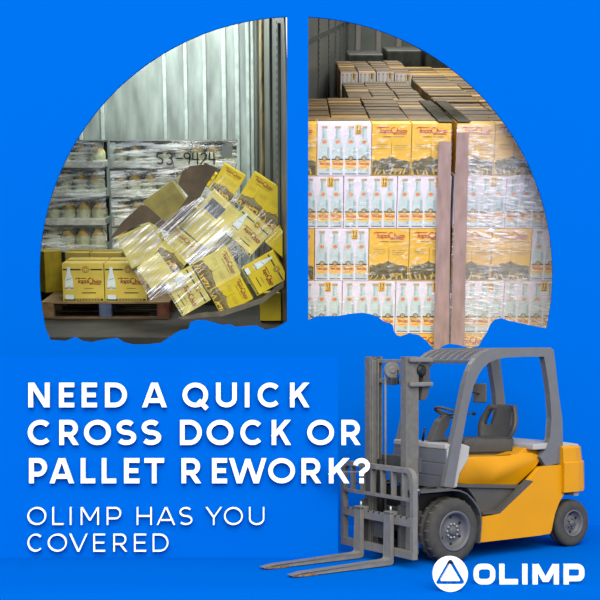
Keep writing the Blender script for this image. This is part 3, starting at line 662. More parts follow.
def print_emblem(w, h, yi=13):
    bm = bmesh.new(); add_flat(bm, rect(.002, w - .002, .002, h - .002), yi, 1)
    for x0_, x1_ in ((.02, .45), (.68, .97)): add_flat(bm, rect(w * x0_, w * x1_, h * .815, h * .855), 2, 2)
    add_flat(bm, ell(w * .565, h * .835, w * .085, h * .085), 5, 2.5); add_line(bm, ell(w * .565, h * .835, w * .08, h * .08), h * .016, 2, 3, True); add_line(bm, ell(w * .565, h * .835, w * .04, h * .045), h * .02, 2, 3, True)
    title(bm, w * .32, w * .93, h * .47, h * .15, 12, 3, .15)
    add_flat(bm, rect(w * .52, w * .74, h * .34, h * .352), 2, 3); add_flat(bm, rect(w * .46, w * .8, h * .215, h * .24), 2, 3); add_flat(bm, rect(w * .03, w * .97, h * .02, h * .075), 2, 2)
    for k in range(9): add_flat(bm, rect(w * (.3 + .07 * k), w * (.34 + .07 * k), h * .035, h * .058), 13, 3)
    cx, bw = w * .16, w * .2
    add_flat(bm, bottle_poly(cx, h * .06, bw, h * .84), 7, 4); add_flat(bm, rect(cx - bw * .5, cx + bw * .5, h * .18, h * .32), 13, 5)
    add_flat(bm, rect(cx - bw * .5, cx + bw * .5, h * .34, h * .365), 2, 5); add_flat(bm, ell(cx, h * .37, bw * .2, h * .03), 9, 6); add_line(bm, [(cx - bw * .3, h * .56), (cx + bw * .3, h * .61)], h * .012, 12, 6)
    return done(bm)
_body = {}
def body_me(w, h, d, m, flap=True):
    k = (round(w, 4), round(h, 4), round(d, 4), m.name)
    if k not in _body:
        _body[k] = box_me(0, w, .0, d, 0, h, .004, 1); _body[k].materials.append(m)
    return _body[k]
def carton(name, label, mw, w, h, d, prt, m, group=None, flapm=None, top=True):
    r = empty(name, mw); tag(r, label, 'box', group)
    link('carton_body', body_me(w, h, d, m), r)
    if prt: link('printed_front', prt, r)
    if top: link('top_flap', flap_me(w, d), r, [flapm or kraft]).location = (0, 0, h); link('flap_tape', tape_me(w, d), r, [ink]).location = (0, 0, h)
    return r
_fl = {}
def flap_me(w, d):
    k = ('f', round(w, 4), round(d, 4))
    if k not in _fl: _fl[k] = box_me(.006, w - .006, d * .52, d - .006, .0005, .006)
    return _fl[k]
def tape_me(w, d):
    k = ('t', round(w, 4), round(d, 4))
    if k not in _fl: _fl[k] = box_me(.01, w - .01, d * .47, d * .515, .0005, .003)
    return _fl[k]

# ------------------------------------------------------------------ right hand trailer: shrink wrapped loads
RF = Frame(450, 352, 12.84, 18)
rowz = [RF.on_y(400, y, 0)[1] for y in (385, 333.2, 280.6, 228.2, 175.8, 123.2)]
def colx(px, row): return RF.on_y(px, (333.2, 307, 254, 202, 149)[row] if row else 345, 0)[0]
DB = .52
xcut = RF.on_y(292.5, 150, 0)[0]
ords = ['fifth', 'fourth', 'third', 'second', 'top']
_pr = {}
def rbox(kind, px0, px1, row, label, depth_i=0, group=None, tg=.7, seed=1):
    x0_, x1_ = colx(px0, row) + .003, colx(px1, row) - .003; w, h = x1_ - x0_, rowz[row + 1] - rowz[row] - .005
    w = round(w, 3); cut = max(0, xcut - x0_)
    if kind == 'W':
        k = ('W', w, round(h, 3), tg)
        if k not in _pr: _pr[k] = print_bottles(w, h, 4, tg)
        m = wht
    else:
        k = ('Y', w, round(h, 3), seed)
        if k not in _pr: _pr[k] = print_title(w, h, 0, 1, seed)
        m = yel
    pm = _pr[k]
    if cut > 0:
        bm = bmesh.new(); bm.from_mesh(pm)
        bmesh.ops.bisect_plane(bm, geom=list(bm.verts) + list(bm.edges) + list(bm.faces), plane_co=(cut + .002, 0, 0), plane_no=(1, 0, 0), clear_inner=True)
        for v in bm.verts: v.co.x -= cut
        pm = done(bm); x0_ += cut; w -= cut
    return carton('beverage_carton', label, RF.put(x0_, random.uniform(-.004, .006) + depth_i * (DB + .006), rowz[row]), w, h, DB, pm, m, group)
LEFT, RIGHT = 'panelled wall load', 'load beyond gap'
plan = {4: ('YWYY', [277.5, 317, 371.5, 411.3, 451]), 3: ('WWW', [289.5, 343.5, 397, 451]), 2: ('YWYY', [275, 314.6, 368.6, 409, 449.3]), 1: ('WWW', [288, 342, 395.3, 449]), 0: ('YYYY', [290, 330, 369.5, 409, 448.6])}
plan2 = {4: ('YYYY', [456.5, 494.5, 533.5, 573, 612]), 3: ('WWW', [453, 505.7, 559, 612]), 2: ('YYWY', [452.3, 491.3, 531, 584, 612]), 1: ('WWW', [451.5, 503.3, 557, 610]), 0: ('YYYY', [450.5, 490, 529, 568, 607])}
what = {'W': 'white carton printed with four bottles', 'Y': 'yellow carton printed with red script'}
pos = {4: ['at wall end', 'second from wall', 'third from wall', 'beside dark gap'], 3: ['at wall end', 'in the middle', 'beside dark gap']}
pos2 = {4: ['beside dark gap', 'second from gap', 'third from gap', 'fourth from gap'], 3: ['beside dark gap', 'second from gap', 'third from gap']}
for pl_n, ps, side_n in ((plan, pos, LEFT), (plan2, pos2, RIGHT)):
    for row, (kinds, xs) in pl_n.items():
        for i, kd in enumerate(kinds):
            if xs[i] > 556: continue
            rbox(kd, xs[i], xs[i + 1], row, '%s, %s layer, %s, %s' % (what[kd], ords[row], ps[len(kinds)][i], side_n), group='cartons of the front loads', tg=.68 if row < 3 else .70, seed=i + row)
# rear cartons of the top layer, whose tops show (front row stays as built)
topm = [mat('kraft_top_a', (150, 116, 58), .7, noise=.15, scale=7), mat('kraft_top_b', (120, 98, 58), .7, noise=.15, scale=7), mat('golden_top', (200, 152, 44), .6, noise=.12, scale=7)]
ztop = rowz[5]; hb = rowz[5] - rowz[4] - .005
ON = ['first', 'second', 'third', 'fourth', 'fifth', 'sixth']
def tops(x0_, x1_, n, y0_, rows, z, load, end, group, h=None, r0=0, front=False):
    w = (x1_ - x0_) / n
    for j in range(rows):
        for i in range(n):
            jit = random.uniform(-.02, .012); lb = 'brown topped carton, %s row back, %s from %s, %s load' % (ON[j + r0], ON[i], end, load)
            carton('beverage_carton', lb, RF.put(x0_ + w * i + .004, y0_ + j * (DB + .012), z - (h or hb) + jit, rz=R(random.uniform(-.5, .5))), w - .012, h or hb, DB - .004, print_bottles(w - .012, h or hb, 4, .7) if front and j == 0 else None, topm[(i * 2 + j + (i * j) % 3) % 3], group, topm[random.randrange(3)])
xa, xb = xcut, colx(451, 4); xc, xd = colx(456.5, 4), colx(612, 4)
RD = 12.5; Y1 = 5.25 * DB
pF = (xcut - .012, .02); pM = (xcut - .012, Y1); pB = (RF.on_y(348, 60, RD)[0], RD)
def wallx(y): return pM[0] + max(0, y - Y1) / (RD - Y1) * (pB[0] - pM[0])
def under(x0_, x1_, y0_, y1_, z1_, lb):
    o = link('wrapped_load', box_me(x0_ + .01, x1_ - .01, y0_, y1_, rowz[0] - .005, z1_ - hb - .024, .01), None, [mat('wrapped_lower_layers', (150, 140, 110), .5, noise=.2, scale=4)]); o.matrix_world = RF.M
    tag(o, lb, 'load'); pallet_list.append((x0_, x1_, y0_, y1_, lb))
pallet_list = []
tops(xa, xb, 4, DB + .012, 4, ztop, 'front', 'wall', 'carton tops, front load by the wall', r0=1)
tops(xc, xd, 3, DB + .012, 4, ztop, 'front', 'gap', 'carton tops, front load beyond the gap', r0=1)
x2 = RF.on_y(349, 95, 5.3 * DB)[0]; tops(x2, xb, 3, 5.3 * DB, 5, ztop - .02, 'second', 'wall', 'carton tops, second loads')
tops(xc, xd, 3, 5.3 * DB, 5, ztop + .02, 'second', 'gap', 'carton tops, second loads beyond the gap')
x3 = wallx(15.9 * DB) + .08; tops(x3, xb + .1, 4, 10.7 * DB, 5, ztop + .1, 'third', 'wall', 'carton tops, third loads', front=True)
tops(xc + .1, xd, 3, 10.7 * DB, 5, ztop - .02, 'third', 'gap', 'carton tops, third loads beyond the gap')
under(xa, xb, DB + .03, 5.15 * DB, ztop, 'wrapped lower layers of the front load by the panelled wall')
under(xc, xd, DB + .03, 5.15 * DB, ztop, 'wrapped lower layers of the front load beyond the gap')
under(x2, xb, 5.3 * DB, 10.4 * DB, ztop - .02, 'wrapped lower layers of the second load, wall side'); under(xc, xd, 5.3 * DB, 10.4 * DB, ztop + .02, 'wrapped lower layers of the second load beyond the gap')
under(x3, xb + .1, 10.7 * DB, 15.8 * DB, ztop + .1, 'wrapped lower layers of the third load, wall side'); under(xc + .1, xd, 10.7 * DB, 15.8 * DB, ztop - .02, 'wrapped lower layers of the third load beyond the gap')
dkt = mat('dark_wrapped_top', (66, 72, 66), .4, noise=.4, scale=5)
for i in range(3):
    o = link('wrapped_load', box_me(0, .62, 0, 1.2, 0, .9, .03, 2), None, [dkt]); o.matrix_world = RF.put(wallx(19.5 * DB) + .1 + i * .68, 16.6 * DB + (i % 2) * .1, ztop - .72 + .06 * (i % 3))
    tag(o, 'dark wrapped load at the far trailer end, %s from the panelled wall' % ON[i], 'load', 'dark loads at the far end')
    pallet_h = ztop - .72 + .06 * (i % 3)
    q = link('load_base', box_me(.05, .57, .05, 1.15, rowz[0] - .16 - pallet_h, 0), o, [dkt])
# stretch wrap, corner boards, pallets
wrapR = film('stretch_wrap_clear', 5, (2.2, 1, 7), (0, R(6), 0), .52, .66, .8, (255, 252, 246), .2, .04)
wrapR2 = film('stretch_wrap_thick', 5, (1.6, 1, 7), (0, R(-4), 0), .44, .64, .95, (255, 250, 246), .25, .2)
def sheet(frame, x0_, x1_, z0_, z1_, y_, nx=24, nz=40, amp=.006):
    bm = bmesh.new(); G = []
    rnd = random.Random(int(x0_ * 1000)); ph = [rnd.uniform(0, 6) for _ in range(6)]
    for j in range(nz + 1):
        for i in range(nx + 1):
            u, v = i / nx, j / nz; y = y_ + amp * (math.sin(u * 9 + v * 23 + ph[0]) + math.sin(u * 4 - v * 31 + ph[1]) * .6)
            G.append(bm.verts.new((x0_ + (x1_ - x0_) * u, y, z0_ + (z1_ - z0_) * v)))
    for j in range(nz):
        for i in range(nx):
            k = j * (nx + 1) + i; bm.faces.new((G[k], G[k + 1], G[k + nx + 2], G[k + nx + 1]))
    me_ = fin(bm); return me_
for x0_, x1_, lb in ((xa, xb, 'clear crinkled stretch wrap around the load beside the grey panelled wall'), (xc, xd, 'clear crinkled stretch wrap around the load beyond the dark gap')):
    o = link('stretch_wrap', sheet(RF, x0_ - .01, x1_ + .005, rowz[0], rowz[5] - .004, -.035), None, [wrapR2 if 'gap' in lb else wrapR], True); o.matrix_world = RF.M; tag(o, lb, 'wrap')
def cboard(q, lb):
    P = [RF.on_y(x, y, -.058) for x, y in q]
    o = link('corner_board', prism_me(P, -.058, -.05, 'y', 0), None, [mauve]); o.matrix_world = RF.M; tag(o, lb, 'board')
cboard([(438.6, 141.5), (451.3, 141.5), (448.8, 356), (433.5, 356)], 'mauve corner board on the load edge, wall side of the dark gap')
cboard([(456.8, 132.5), (468.8, 132.5), (464, 356), (450.2, 356)], 'mauve corner board on the load edge beyond the dark gap')
stripm = mat('grey_strap_film', (124, 122, 112), .9, noise=.2, scale=6, spec=0)
for px0, px1, nm in ((438, 452, 'wall side'), (457, 470, 'far side')):
    x0_, x1_ = colx(px0, 4), colx(px1, 4); o = link('top_wrap_band', box_me(x0_, x1_, .02, 4.2 * DB, ztop + .008, ztop + .02, .003), None, [stripm]); o.matrix_world = RF.M
    tag(o, 'grey wrap band folded over the load top, %s of the dark gap' % nm, 'wrap')
fz = rowz[0] - .16
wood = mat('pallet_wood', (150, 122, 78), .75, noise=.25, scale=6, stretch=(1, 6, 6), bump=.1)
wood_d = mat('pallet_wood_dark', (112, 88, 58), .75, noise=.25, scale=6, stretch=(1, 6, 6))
def pallet(name, label, mw, w, d, h, blockm=None, nb=7, group=None):
    r = empty(name, mw); tag(r, label, 'pallet', group)
    db_ = box_me(0, w, 0, d / nb * .78, h - .022, h, .003, 1); bb_ = box_me(0, w, 0, d / nb * .78, 0, .02, .003, 1)
    for k in range(nb): link('deck_board', db_, r, [wood]).location = (0, k * d / nb * 1.03, 0)
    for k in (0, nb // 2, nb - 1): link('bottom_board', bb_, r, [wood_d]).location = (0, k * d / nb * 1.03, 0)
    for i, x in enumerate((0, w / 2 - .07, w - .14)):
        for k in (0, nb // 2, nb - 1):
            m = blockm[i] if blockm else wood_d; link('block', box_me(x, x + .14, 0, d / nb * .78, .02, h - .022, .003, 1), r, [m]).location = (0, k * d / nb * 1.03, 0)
    return r
for x0_, x1_, lb in ((xa, xb, 'wooden pallet under the load beside the grey panelled wall'), (xc, xd, 'wooden pallet under the load beyond the dark gap')):
    pallet('wooden_pallet', lb, RF.put(x0_, 0, fz), x1_ - x0_, 2.6, .155)
for x0_, x1_, y0_, y1_, lb in pallet_list[2:]:
    pallet('wooden_pallet', lb.replace('wrapped lower layers of', 'wooden pallet below'), RF.put(x0_ + .05, y0_, fz), x1_ - x0_ - .1, y1_ - y0_ - .1, .154)
# trailer shell
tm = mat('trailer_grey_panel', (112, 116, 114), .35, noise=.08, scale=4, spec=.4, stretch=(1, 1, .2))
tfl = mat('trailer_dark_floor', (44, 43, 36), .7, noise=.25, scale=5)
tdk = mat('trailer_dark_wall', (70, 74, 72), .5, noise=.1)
def shell(name, poly, frame):
    """vertical panel from (x,y) to (x,y) in the trailer's frame, thickness outward"""
    pass
def vpanel(name, frame, p, q, z0_, z1_, m, t=.04, parent=None):
    d = Vector((q[0] - p[0], q[1] - p[1])); n_ = Vector((-d.y, d.x)).normalized() * t
    me_ = prism_me([(p[0], p[1]), (q[0], q[1]), (q[0] + n_.x, q[1] + n_.y), (p[0] + n_.x, p[1] + n_.y)], z0_, z1_, 'z')
    o = link(name, me_, parent, [m])
    if parent is None: o.matrix_world = frame.M
    return o
def swall(name, frame, front, back, z0_, z1_, m, t=.04):
    f, b = Vector(front), Vector(back); n_ = Vector((-(b - f).y, (b - f).x)).normalized() * t
    def lim(z):
        for k in range(400):
            p_ = f + (b - f) * k / 400
            if (frame.M @ Vector((p_.x, p_.y, z))).y >= 12.0: return p_
        return b
    bm = bmesh.new(); zs_ = [z0_ + (z1_ - z0_) * i / 6 for i in range(7)]
    A = [bm.verts.new((lim(z).x, lim(z).y, z)) for z in zs_] + [bm.verts.new((b.x, b.y, z)) for z in zs_[::-1]]
    B = [bm.verts.new((v.co.x + n_.x, v.co.y + n_.y, v.co.z)) for v in A]; n = len(A)
    bm.faces.new(A); bm.faces.new(B[::-1])
    for i in range(n): bm.faces.new((A[i], A[(i + 1) % n], B[(i + 1) % n], B[i]))
    o = link(name, fin(bm), None, [m]); o.matrix_world = frame.M; return o
def fr_xy(frame, px, yl): return (frame.on_y(px, 60, yl)[0], yl)
zc_ = rowz[5] + 1.55
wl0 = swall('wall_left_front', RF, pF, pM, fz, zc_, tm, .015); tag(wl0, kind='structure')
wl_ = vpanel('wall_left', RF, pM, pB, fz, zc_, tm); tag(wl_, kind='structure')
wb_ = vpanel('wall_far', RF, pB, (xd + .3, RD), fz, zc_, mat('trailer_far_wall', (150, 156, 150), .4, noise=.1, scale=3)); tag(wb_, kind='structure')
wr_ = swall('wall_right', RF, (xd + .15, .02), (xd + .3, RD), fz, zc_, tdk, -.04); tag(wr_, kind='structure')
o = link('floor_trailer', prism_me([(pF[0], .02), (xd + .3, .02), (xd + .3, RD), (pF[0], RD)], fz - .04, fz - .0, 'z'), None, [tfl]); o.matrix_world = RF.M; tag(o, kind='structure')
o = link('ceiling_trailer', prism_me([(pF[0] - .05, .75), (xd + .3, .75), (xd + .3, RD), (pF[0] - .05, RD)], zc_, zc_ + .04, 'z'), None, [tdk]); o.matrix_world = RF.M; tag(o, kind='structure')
# slotted posts and joints on the panelled wall
dv = Vector((pB[0] - pM[0], pB[1] - pM[1])); nrm = Vector((dv.y, -dv.x)).normalized()
for k, f in enumerate((.12, .34, .52, .66, .78, .88, .95)):
    c = Vector(pM) + dv * f
    po = link('trim_post', box_me(-.0, .02, -.05, .05, 1.6, zc_, .004), None, [tm]); po.matrix_world = RF.M @ Matrix.Translation((c.x, c.y, 0)) @ Matrix.Rotation(math.atan2(nrm.y, nrm.x), 4, 'Z'); tag(po, kind='structure')
    sl = box_me(.02, .023, -.03, .03, 0, .025)
    for j in range(18):
        q = link('slot', sl, po, [black_m]); q.location = (0, 0, ztop + .0 + j * .085)
rail = vpanel('trim_rail', RF, tuple(Vector(pM) + nrm * .012), tuple(Vector(pB) + nrm * .012), ztop + .55, ztop + .63, tdk, .01); tag(rail, kind='structure')
for k in range(8):
    x = pB[0] + .15 + k * .42
    po = link('trim_rib', box_me(x, x + .1, RD - .05, RD, fz, zc_, .01), None, [pale_m]); po.matrix_world = RF.M; tag(po, kind='structure')
la = bpy.data.lights.new('added_trailer_fill', 'AREA'); la.energy = 300; la.shape = 'RECTANGLE'; la.size = 2.0; la.size_y = 10; la.color = (1, .97, .9)  # unseen fill light added to brighten the carton tops and far wall
lo = bpy.data.objects.new('added_trailer_fill', la); C.objects.link(lo); lo.matrix_world = RF.put((xa + xd) / 2 + .3, 6.2, zc_ - .02)
# ------------------------------------------------------------------ left hand trailer: toppled load
LF = Frame(165, 336, 12.10, 12)
YP = 1.0                                              # front of the standing pallet
def Lx(px, y, py=250): return LF.on_y(px, py, y)[0]
def Lz(py, y, px=165): return LF.on_y(px, py, y)[1]
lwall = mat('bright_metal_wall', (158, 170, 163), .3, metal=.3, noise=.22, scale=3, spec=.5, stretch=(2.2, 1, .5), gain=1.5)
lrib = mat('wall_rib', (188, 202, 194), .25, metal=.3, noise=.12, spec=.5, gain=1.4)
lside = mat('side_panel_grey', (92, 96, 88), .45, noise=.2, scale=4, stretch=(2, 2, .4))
LD, LC = 3.7, 3.75
xl0, xl1 = Lx(10, 2) - .6, Lx(252, LD, 100)
xr1 = at(289.0, 0, 12.35).x - LF.M.translation.x
tag(vpanel('wall_far_left', LF, (xl0, LD), (xl1, LD), 0, LC, lwall), kind='structure')
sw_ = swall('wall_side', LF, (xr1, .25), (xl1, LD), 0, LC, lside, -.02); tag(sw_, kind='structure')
tag(swall('wall_outer', LF, (xl0, .1), (xl0, LD), 0, LC, tdk), kind='structure')
o = link('floor_left_trailer', prism_me([(xl0, -.02), (xr1 + .02, -.02), (xr1 + .02, LD), (xl0, LD)], -.05, 0, 'z'), None, [tfl]); o.matrix_world = LF.M; tag(o, kind='structure')
o = link('trim_sill', box_me(xl0, xr1 + .02, -.06, -.021, -.6, 0, .005), None, [tfl]); o.matrix_world = LF.M; tag(o, kind='structure')
o = link('ceiling_left_trailer', prism_me([(xl0, .75), (xr1 - .12, .75), (xl1, LD), (xl0, LD)], LC, LC + .04, 'z'), None, [tdk]); o.matrix_world = LF.M; tag(o, kind='structure')
for px, w in ((78, .05), (100, .05), (163, .05), (184, .05), (203, .05), (222, .06), (235, .06), (246, .05)):
    x = Lx(px, LD, 100); o = link('trim_rib', box_me(x, x + w, LD - .025, LD - .001, 0, LC, .01), None, [lrib]); o.matrix_world = LF.M; tag(o, kind='structure')
dv = Vector((xr1 - xl1, .25 - LD)); an = math.atan2(dv.y, dv.x)
for f, w, m in ((.06, .12, lrib), (.22, .05, lside), (.36, .22, mat('scuffed_kick_post', (128, 110, 70), .5, noise=.4, scale=5)), (.60, .08, lside), (.80, .14, lside)):
    c = Vector((xl1, LD)) + dv * f
    po = link('trim_post', box_me(-w / 2, w / 2, -.03, -.004, 0, LC - (.15 if f < .7 else .55), .005), None, [m]); po.matrix_world = LF.M @ Matrix.Translation((c.x, c.y, 0)) @ Matrix.Rotation(an, 4, 'Z'); tag(po, kind='structure')
    if f > .7:
        for j in range(40): link('slot', box_me(-.02, .02, -.034, -.029, 0, .035), po, [black_m]).location = (0, 0, .3 + j * .085)
la2 = bpy.data.lights.new('added_trailer_fill', 'AREA'); la2.energy = 250; la2.shape = 'RECTANGLE'; la2.size = 1.6; la2.size_y = 1.4; la2.color = (.95, 1, .97)  # added fill, no visible fitting, lifts the back wall and stacks
lo2 = bpy.data.objects.new('added_trailer_fill', la2); C.objects.link(lo2); lo2.matrix_world = LF.put(-.2, 2.2, LC - .03)
# pallet with two standing cartons
px0, px1 = Lx(41, YP, 310), Lx(169.5, YP, 310); ph = Lz(302, YP)
bluep = mat('faded_blue_paint', (70, 84, 110), .7, noise=.3, scale=12); redp = mat('faded_red_paint', (140, 84, 60), .7, noise=.3, scale=12)
pallet('wooden_pallet', 'wooden pallet with a faded blue centre block under two standing yellow cartons', LF.put(px0, YP, 0), px1 - px0, .88, ph, [wood, bluep, redp], nb=8)
CY_ = YP + .03
yk = mat('carton_golden_board', (168, 148, 66), .55, noise=.08, scale=5, gain=1.6)
def stand(x0p, x1p, z1p, lb, y=CY_, prt=True, d=.5, top=True):
    a, b = Lx(x0p, y, 280), Lx(x1p, y, 280); h = Lz(z1p, y) - ph
    carton('beverage_carton', lb, LF.put(a, y, ph + .001), b - a, h, d, print_emblem(b - a, h) if prt else None, yk, 'cartons standing on the pallet', yk, top)
stand(62.3, 104, 263.3, 'golden carton with bottle print standing on the pallet, nearer its blue corner block'.replace(' corner', ''))
stand(104.6, 146.6, 263.3, 'golden carton with bottle print standing on the pallet, beside the toppled load')
stand(66, 90, 252.5, 'carton end standing behind the bottle print cartons at the open end', CY_ + .56, False, .3)
stand(91, 122, 252.8, 'tan carton standing behind the bottle print cartons near the pile', CY_ + .56, False, .3)
c3 = LF.put(Lx(44, CY_ + .55, 280), CY_ + .62, ph + .001, rz=R(38)); carton('beverage_carton', 'golden carton turned edgewise at the open end of the pallet', c3, .22, Lz(252, CY_ + .6) - ph, .26, None, mat('carton_bright_yellow', (176, 154, 36), .5, noise=.15, gain=1.6), 'cartons standing on the pallet', None, False)
# stacks of wrapped bottle trays
SY = 1.95
tray_m = mat('tray_board', (222, 226, 212), .35, noise=.2, scale=10, spec=.5, gain=1.3)
bot_m = mat('bottle_body', (196, 204, 160), .25, noise=.2, scale=9, spec=.6, gain=1.2)
neck_m = mat('bottle_yellow_neck', (206, 172, 70), .4, noise=.15, scale=9, gain=1.2)
lay_m = mat('dark_layer_board', (40, 52, 46), .5, noise=.3, scale=8)  # near-black also holds the shade around the bottle necks
zl = [Lz(y, SY) for y in (252, 225.5, 197.3, 168, 140)]
def bottle_me(h, r):
    return lathe_me_z([(0, 0), (r * .94, 0), (r, .015), (r, h * .50), (r * .88, h * .60)]), lathe_me_z([(r * .90, h * .59), (r * .62, h * .74), (r * .30, h * .88), (r * .22, h * .93), (r * .22, h), (0, h)])
def lathe_me_z(prof, seg=12):
    m_ = lathe_me([(r_, z_) for r_, z_ in prof], seg); m_.transform(Matrix.Rotation(R(90), 4, 'X')); return m_
hT = zl[1] - zl[0]
bmA, bmB = bottle_me(hT * .80, .082)
def tray(x, y, z, h, lb, group):
    r = empty('bottle_tray', LF.put(x, y, z)); tag(r, lb, 'tray', group); W = .72
    link('tray_lip', box_me(0, W, 0, .36, .0, h * .26, .012, 2), r, [tray_m]); link('layer_board', box_me(-.01, W + .01, -.012, .37, h - .03, h - .006, .003, 1), r, [lay_m])
    link('neck_shade_panel', box_me(0, W, .345, .36, h * .26, h - .03), r, [lay_m])  # dark panel added for the shade behind the necks
    for k in range(4):
        b = link('bottle', bmA, r, [bot_m], True); b.location = (.09 + .18 * k, .09, h * .12); link('bottle_neck', bmB, b, [neck_m], True)
        b = link('bottle', bmA, r, [bot_m], True); b.location = (.09 + .18 * k, .26, h * .12); link('bottle_neck', bmB, b, [neck_m], True)
    return r
nmL = ['bottom', 'third', 'second', 'top']
for st_, (xr_, n, where) in enumerate(((104.5, 2, 'narrow stack over the cartons'), (236, 2, 'wide stack behind the toppled load'))):
    xr = Lx(xr_, SY, 200)
    for j in range(4):
        for i in range(n):
            sh = (-.008, .01, -.012, .006)[j]
            tray(xr - .73 * (i + 1) + sh, SY, zl[j], zl[j + 1] - zl[j], 'tray of yellow necked bottles, %s layer, %s, %s' % (nmL[j], ('narrow stack', 'wide stack')[st_], ('end tray beside the bare wall', 'inner tray')[i] if st_ else ('end tray at the gap', 'tray away from gap')[i]), 'trays of wrapped bottles')
    # base under the trays
    o = link('load_base', box_me(xr - 1.46, xr, SY + .01, SY + .36, 0, zl[0] - .004, .01), None, [lay_m]); o.matrix_world = LF.M; tag(o, 'dark load base below the %s' % where, 'load')
    x0_ = xr - 1.47
    wm = film('stretch_wrap_stack_%s' % ('narrow', 'wide')[st_], 4, (.8, 1, 7), (0, R(3), 0), .44, .60, 1.0, (240, 252, 242), .15, .08, (.32, .56))
    o = link('stretch_wrap', sheet(LF, x0_, xr + .02, zl[0], zl[4] - .01, SY - .03, 30, 50, .007), None, [wm], True); o.matrix_world = LF.M
    tag(o, 'clear stretch wrap round the %s of bottle trays' % where, 'wrap')
    if st_ == 1:
        bm = bmesh.new()
        zt_ = Lz(164.5, SY - .06); sc_ = 1 / 83
        for ch, px in (('5', 156.5), ('3', 165.5), ('-', 176), ('9', 183.5), ('4', 192), ('2', 200), ('4', 208.5)):
            x_ = Lx(px, SY - .06, 160)
            for p, c, k in glyph(ch, .085, .14, .014): add_ribbon(bm, [(x_ + a, zt_ + b) for a, b in p], .015, SY - .055, None, c, 'p')
        link('handwritten_code', fin(bm), o, [black_m])
        link('paper_label', box_me(Lx(221.5, SY - .06, 150), Lx(232, SY - .06, 150), SY - .052, SY - .048, Lz(157, SY), Lz(145, SY)), o, [mat('pale_label', (150, 160, 156), .5)])
# toppled cartons: (centre px, width px, height px, turn, depth plane, print kind, label)
yb = mat('carton_acid_yellow', (208, 186, 34), .45, noise=.08, scale=5, gain=1.5)
yp = mat('carton_pale_yellow', (206, 194, 104), .5, noise=.1, scale=5, gain=1.5)
PM2 = list(PM)
def done2(me_, m):
    me_ = me_.copy(); me_.materials[0] = m; me_.materials[13] = m; me_.materials[1] = dred; return me_
pile = [
 (256.5, 194.5, 27, 35, 33, .92, 'Y', yb, 'acid yellow tilted carton at the crest of the toppled pile'),
 (279, 210.5, 28, 39, 35, .90, 'Y', yb, 'acid yellow tilted carton leaning against the slotted side wall'),
 (227.5, 183, 24, 30, 31, .96, 'Y', yb, 'tilted yellow carton tucked beside the brown sheet at the crest'),
 (205, 176, 18, 16, 33, 1.05, 'E', yb, 'small tilted yellow carton poking out above the brown sheet'),
 (247.5, 232, 36, 34, 42, .70, 'E', yp, 'pale yellow tilted carton with a banded emblem mid pile'),
 (218.5, 211, 34, 24, 42, .74, 'N', yp, 'pale tilted carton with a grey label under the glaring film'),
 (202, 229, 40, 25, 40, .72, 'N', yp, 'pale tilted carton between the brown sheet and the labelled carton'),
 (177, 250, 31, 36, 38, .70, 'Y', yp, 'film streaked pale yellow carton in the centre of the toppled pile'),
 (142, 245, 40, 34, -25, .88, 'N', yp, 'streaked carton at the low open corner of the toppled pile'),
 (166, 204, 36, 30, -35, .98, 'N', mat('carton_dull_gold', (132, 122, 62), .6, noise=.15, gain=1.5), 'dull golden carton held between two brown sheets'),
 (216.5, 269, 31, 38, 62, .50, 'Y', yp, 'yellow carton turned nearly on its side, upper of the pair'),
 (230.5, 295, 28, 36, 62, .47, 'Y', yb, 'yellow carton turned nearly on its side, lower of the pair'),
 (186.5, 291.5, 39, 33, 60, .46, 'E', yp, 'emblem carton turned on its side at the pile foot near the pallet'),
 (265, 273.5, 31, 36, 60, .48, 'E', yb, 'emblem carton turned on its side at the pile foot near the side wall'),
 (281, 243, 26, 20, 42, .66, 'N', yb, 'bright yellow carton wedged against the side wall mid pile'),
 (155, 272, 26, 26, 55, .50, 'N', yp, 'streaked carton sliding down beside the standing cartons'),
 (272, 307, 24, 28, 0, .80, 'N', yb, 'yellow carton lying flat under the grey slip sheet'),
]
for cx, cy, wp, hp_, ang, y, kd, m, lb in pile:
    x, z = LF.on_y(cx, cy, y); sc_ = (12.1 + y) / F; w, h = wp * sc_, hp_ * sc_; d = .17
    p = None
    if kd == 'Y': p = done2(print_title(w, h, 0, 12, int(cx)), m)
    elif kd == 'E': p = done2(print_emblem(w, h), m)
    mw = LF.put(x, y, z, R(ang), R(random.uniform(-3, 3)), R(random.uniform(-3, 3))) @ Matrix.Translation((-w / 2, 0, -h / 2))
    r = carton('beverage_carton', lb, mw, w, h, d, p, m, 'toppled cartons', kraft, False)
    co = mw.inverted() @ (LF.M @ Vector((xr1 - .012, .25, 0))); nv = Vector((LD - .25, xr1 - xl1, 0)); no = (mw.inverted() @ LF.M).to_3x3() @ nv.normalized()
    if any((mw.inverted() @ mw @ Vector(c_) - co).dot(no) > 0 for c_ in ((0, d, 0), (w, d, 0), (0, d, h), (w, d, h))):
        for ch in r.children:
            bm = bmesh.new(); bm.from_mesh(ch.data)
            g_ = bmesh.ops.bisect_plane(bm, geom=list(bm.verts) + list(bm.edges) + list(bm.faces), plane_co=co, plane_no=no, clear_outer=True)
            if ch.name.startswith('carton_body'): bmesh.ops.holes_fill(bm, edges=[e for e in bm.edges if e.is_boundary])
            nm_ = bpy.data.meshes.new('m'); ms_ = list(ch.data.materials); bm.to_mesh(nm_); bm.free(); ch.data = nm_
            for m_ in ms_: nm_.materials.append(m_)
    if 'grey label' in lb: link('shipping_label', box_me(w * .12, w * .62, -.004, -.001, h * .2, h * .75), r, [mat('grey_shipping_label', (120, 124, 122), .5, noise=.15, scale=30)])
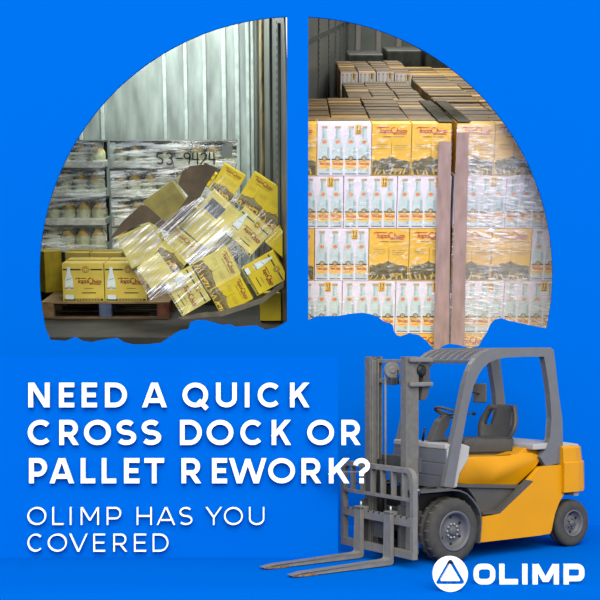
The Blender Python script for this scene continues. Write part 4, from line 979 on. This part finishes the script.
def slip(pts, y, th_, lb, m=brown, tiltx=0):
    P = [LF.on_y(a, b, y) for a, b in pts]
    o = link('slip_sheet', prism_me(P, y, y + th_, 'y', 0), None, [m]); o.matrix_world = LF.M; tag(o, lb, 'sheet'); return o
slip([(182, 172), (190, 166), (207, 164), (218, 168), (207, 184), (196, 205), (184, 221), (170, 232), (163, 228), (176, 214), (188, 196), (178, 184)], .62, .012, 'wrinkled brown slip sheet draped over the crest of the pile')
slip([(109, 240), (122, 222), (141, 205), (147, 206), (172, 228), (168, 232), (149, 222), (135, 226), (113, 238)], .60, .012, 'bent brown slip sheet over the low corner of the pile')
slg = mat('grey_slip_sheet', (112, 106, 88), .6, noise=.2, scale=6)
slip([(208, 313), (222, 311), (262, 298), (284, 281), (284, 287), (263, 303), (222, 316.5), (209, 317)], .42, .03, 'grey slip sheet under the pile foot', slg)
slip([(178, 317.5), (208, 312), (209, 317), (182, 319.5)], .42, .03, 'short grey slip sheet end under the pile foot beside the pallet', slg)
# film streaming over the pile
def drape(quad, y, mname, lb, mt, n=26):
    bm = bmesh.new(); G = []
    for j in range(n + 1):
        for i in range(n + 1):
            u, v = i / n, j / n
            a = Vector(quad[0]) * (1 - u) * (1 - v) + Vector(quad[1]) * u * (1 - v) + Vector(quad[2]) * u * v + Vector(quad[3]) * (1 - u) * v
            yy = y + .02 * math.sin(v * 17 + u * 3) + .012 * math.sin(v * 41 - u * 5); x, z = LF.on_y(a.x, a.y, yy); G.append(bm.verts.new((x, yy, z)))
    for j in range(n):
        for i in range(n): k = j * (n + 1) + i; bm.faces.new((G[k], G[k + 1], G[k + n + 2], G[k + n + 1]))
    o = link('stretch_wrap', fin(bm), None, [mt], True); o.matrix_world = LF.M; tag(o, lb, 'wrap')
fs = film('stretch_wrap_streaks', 7, (.12, 1, 8), (0, R(42), 0), .52, .66, 1.0, (255, 255, 255), .18, .02)
fs2 = film('stretch_wrap_dense', 7, (.12, 1, 7), (0, R(42), 0), .49, .62, 1.0, (255, 255, 255), .15, .05, (.28, .52))
drape([(150, 226), (202, 196), (262, 262), (215, 290)], .56, 'a', 'glaring streaked film stretched across the middle of the toppled pile', fs2)
drape([(118, 240), (150, 224), (190, 285), (150, 300)], .42, 'b', 'streaked film over the low corner of the toppled pile', fs2)
drape([(163, 285), (230, 246), (250, 275), (182, 316)], .40, 'c', 'thin film over the cartons at the pile foot', fs)
drape([(200, 195), (226, 172), (284, 232), (262, 262)], .60, 'd', 'thin film over the crest of the toppled pile', fs)
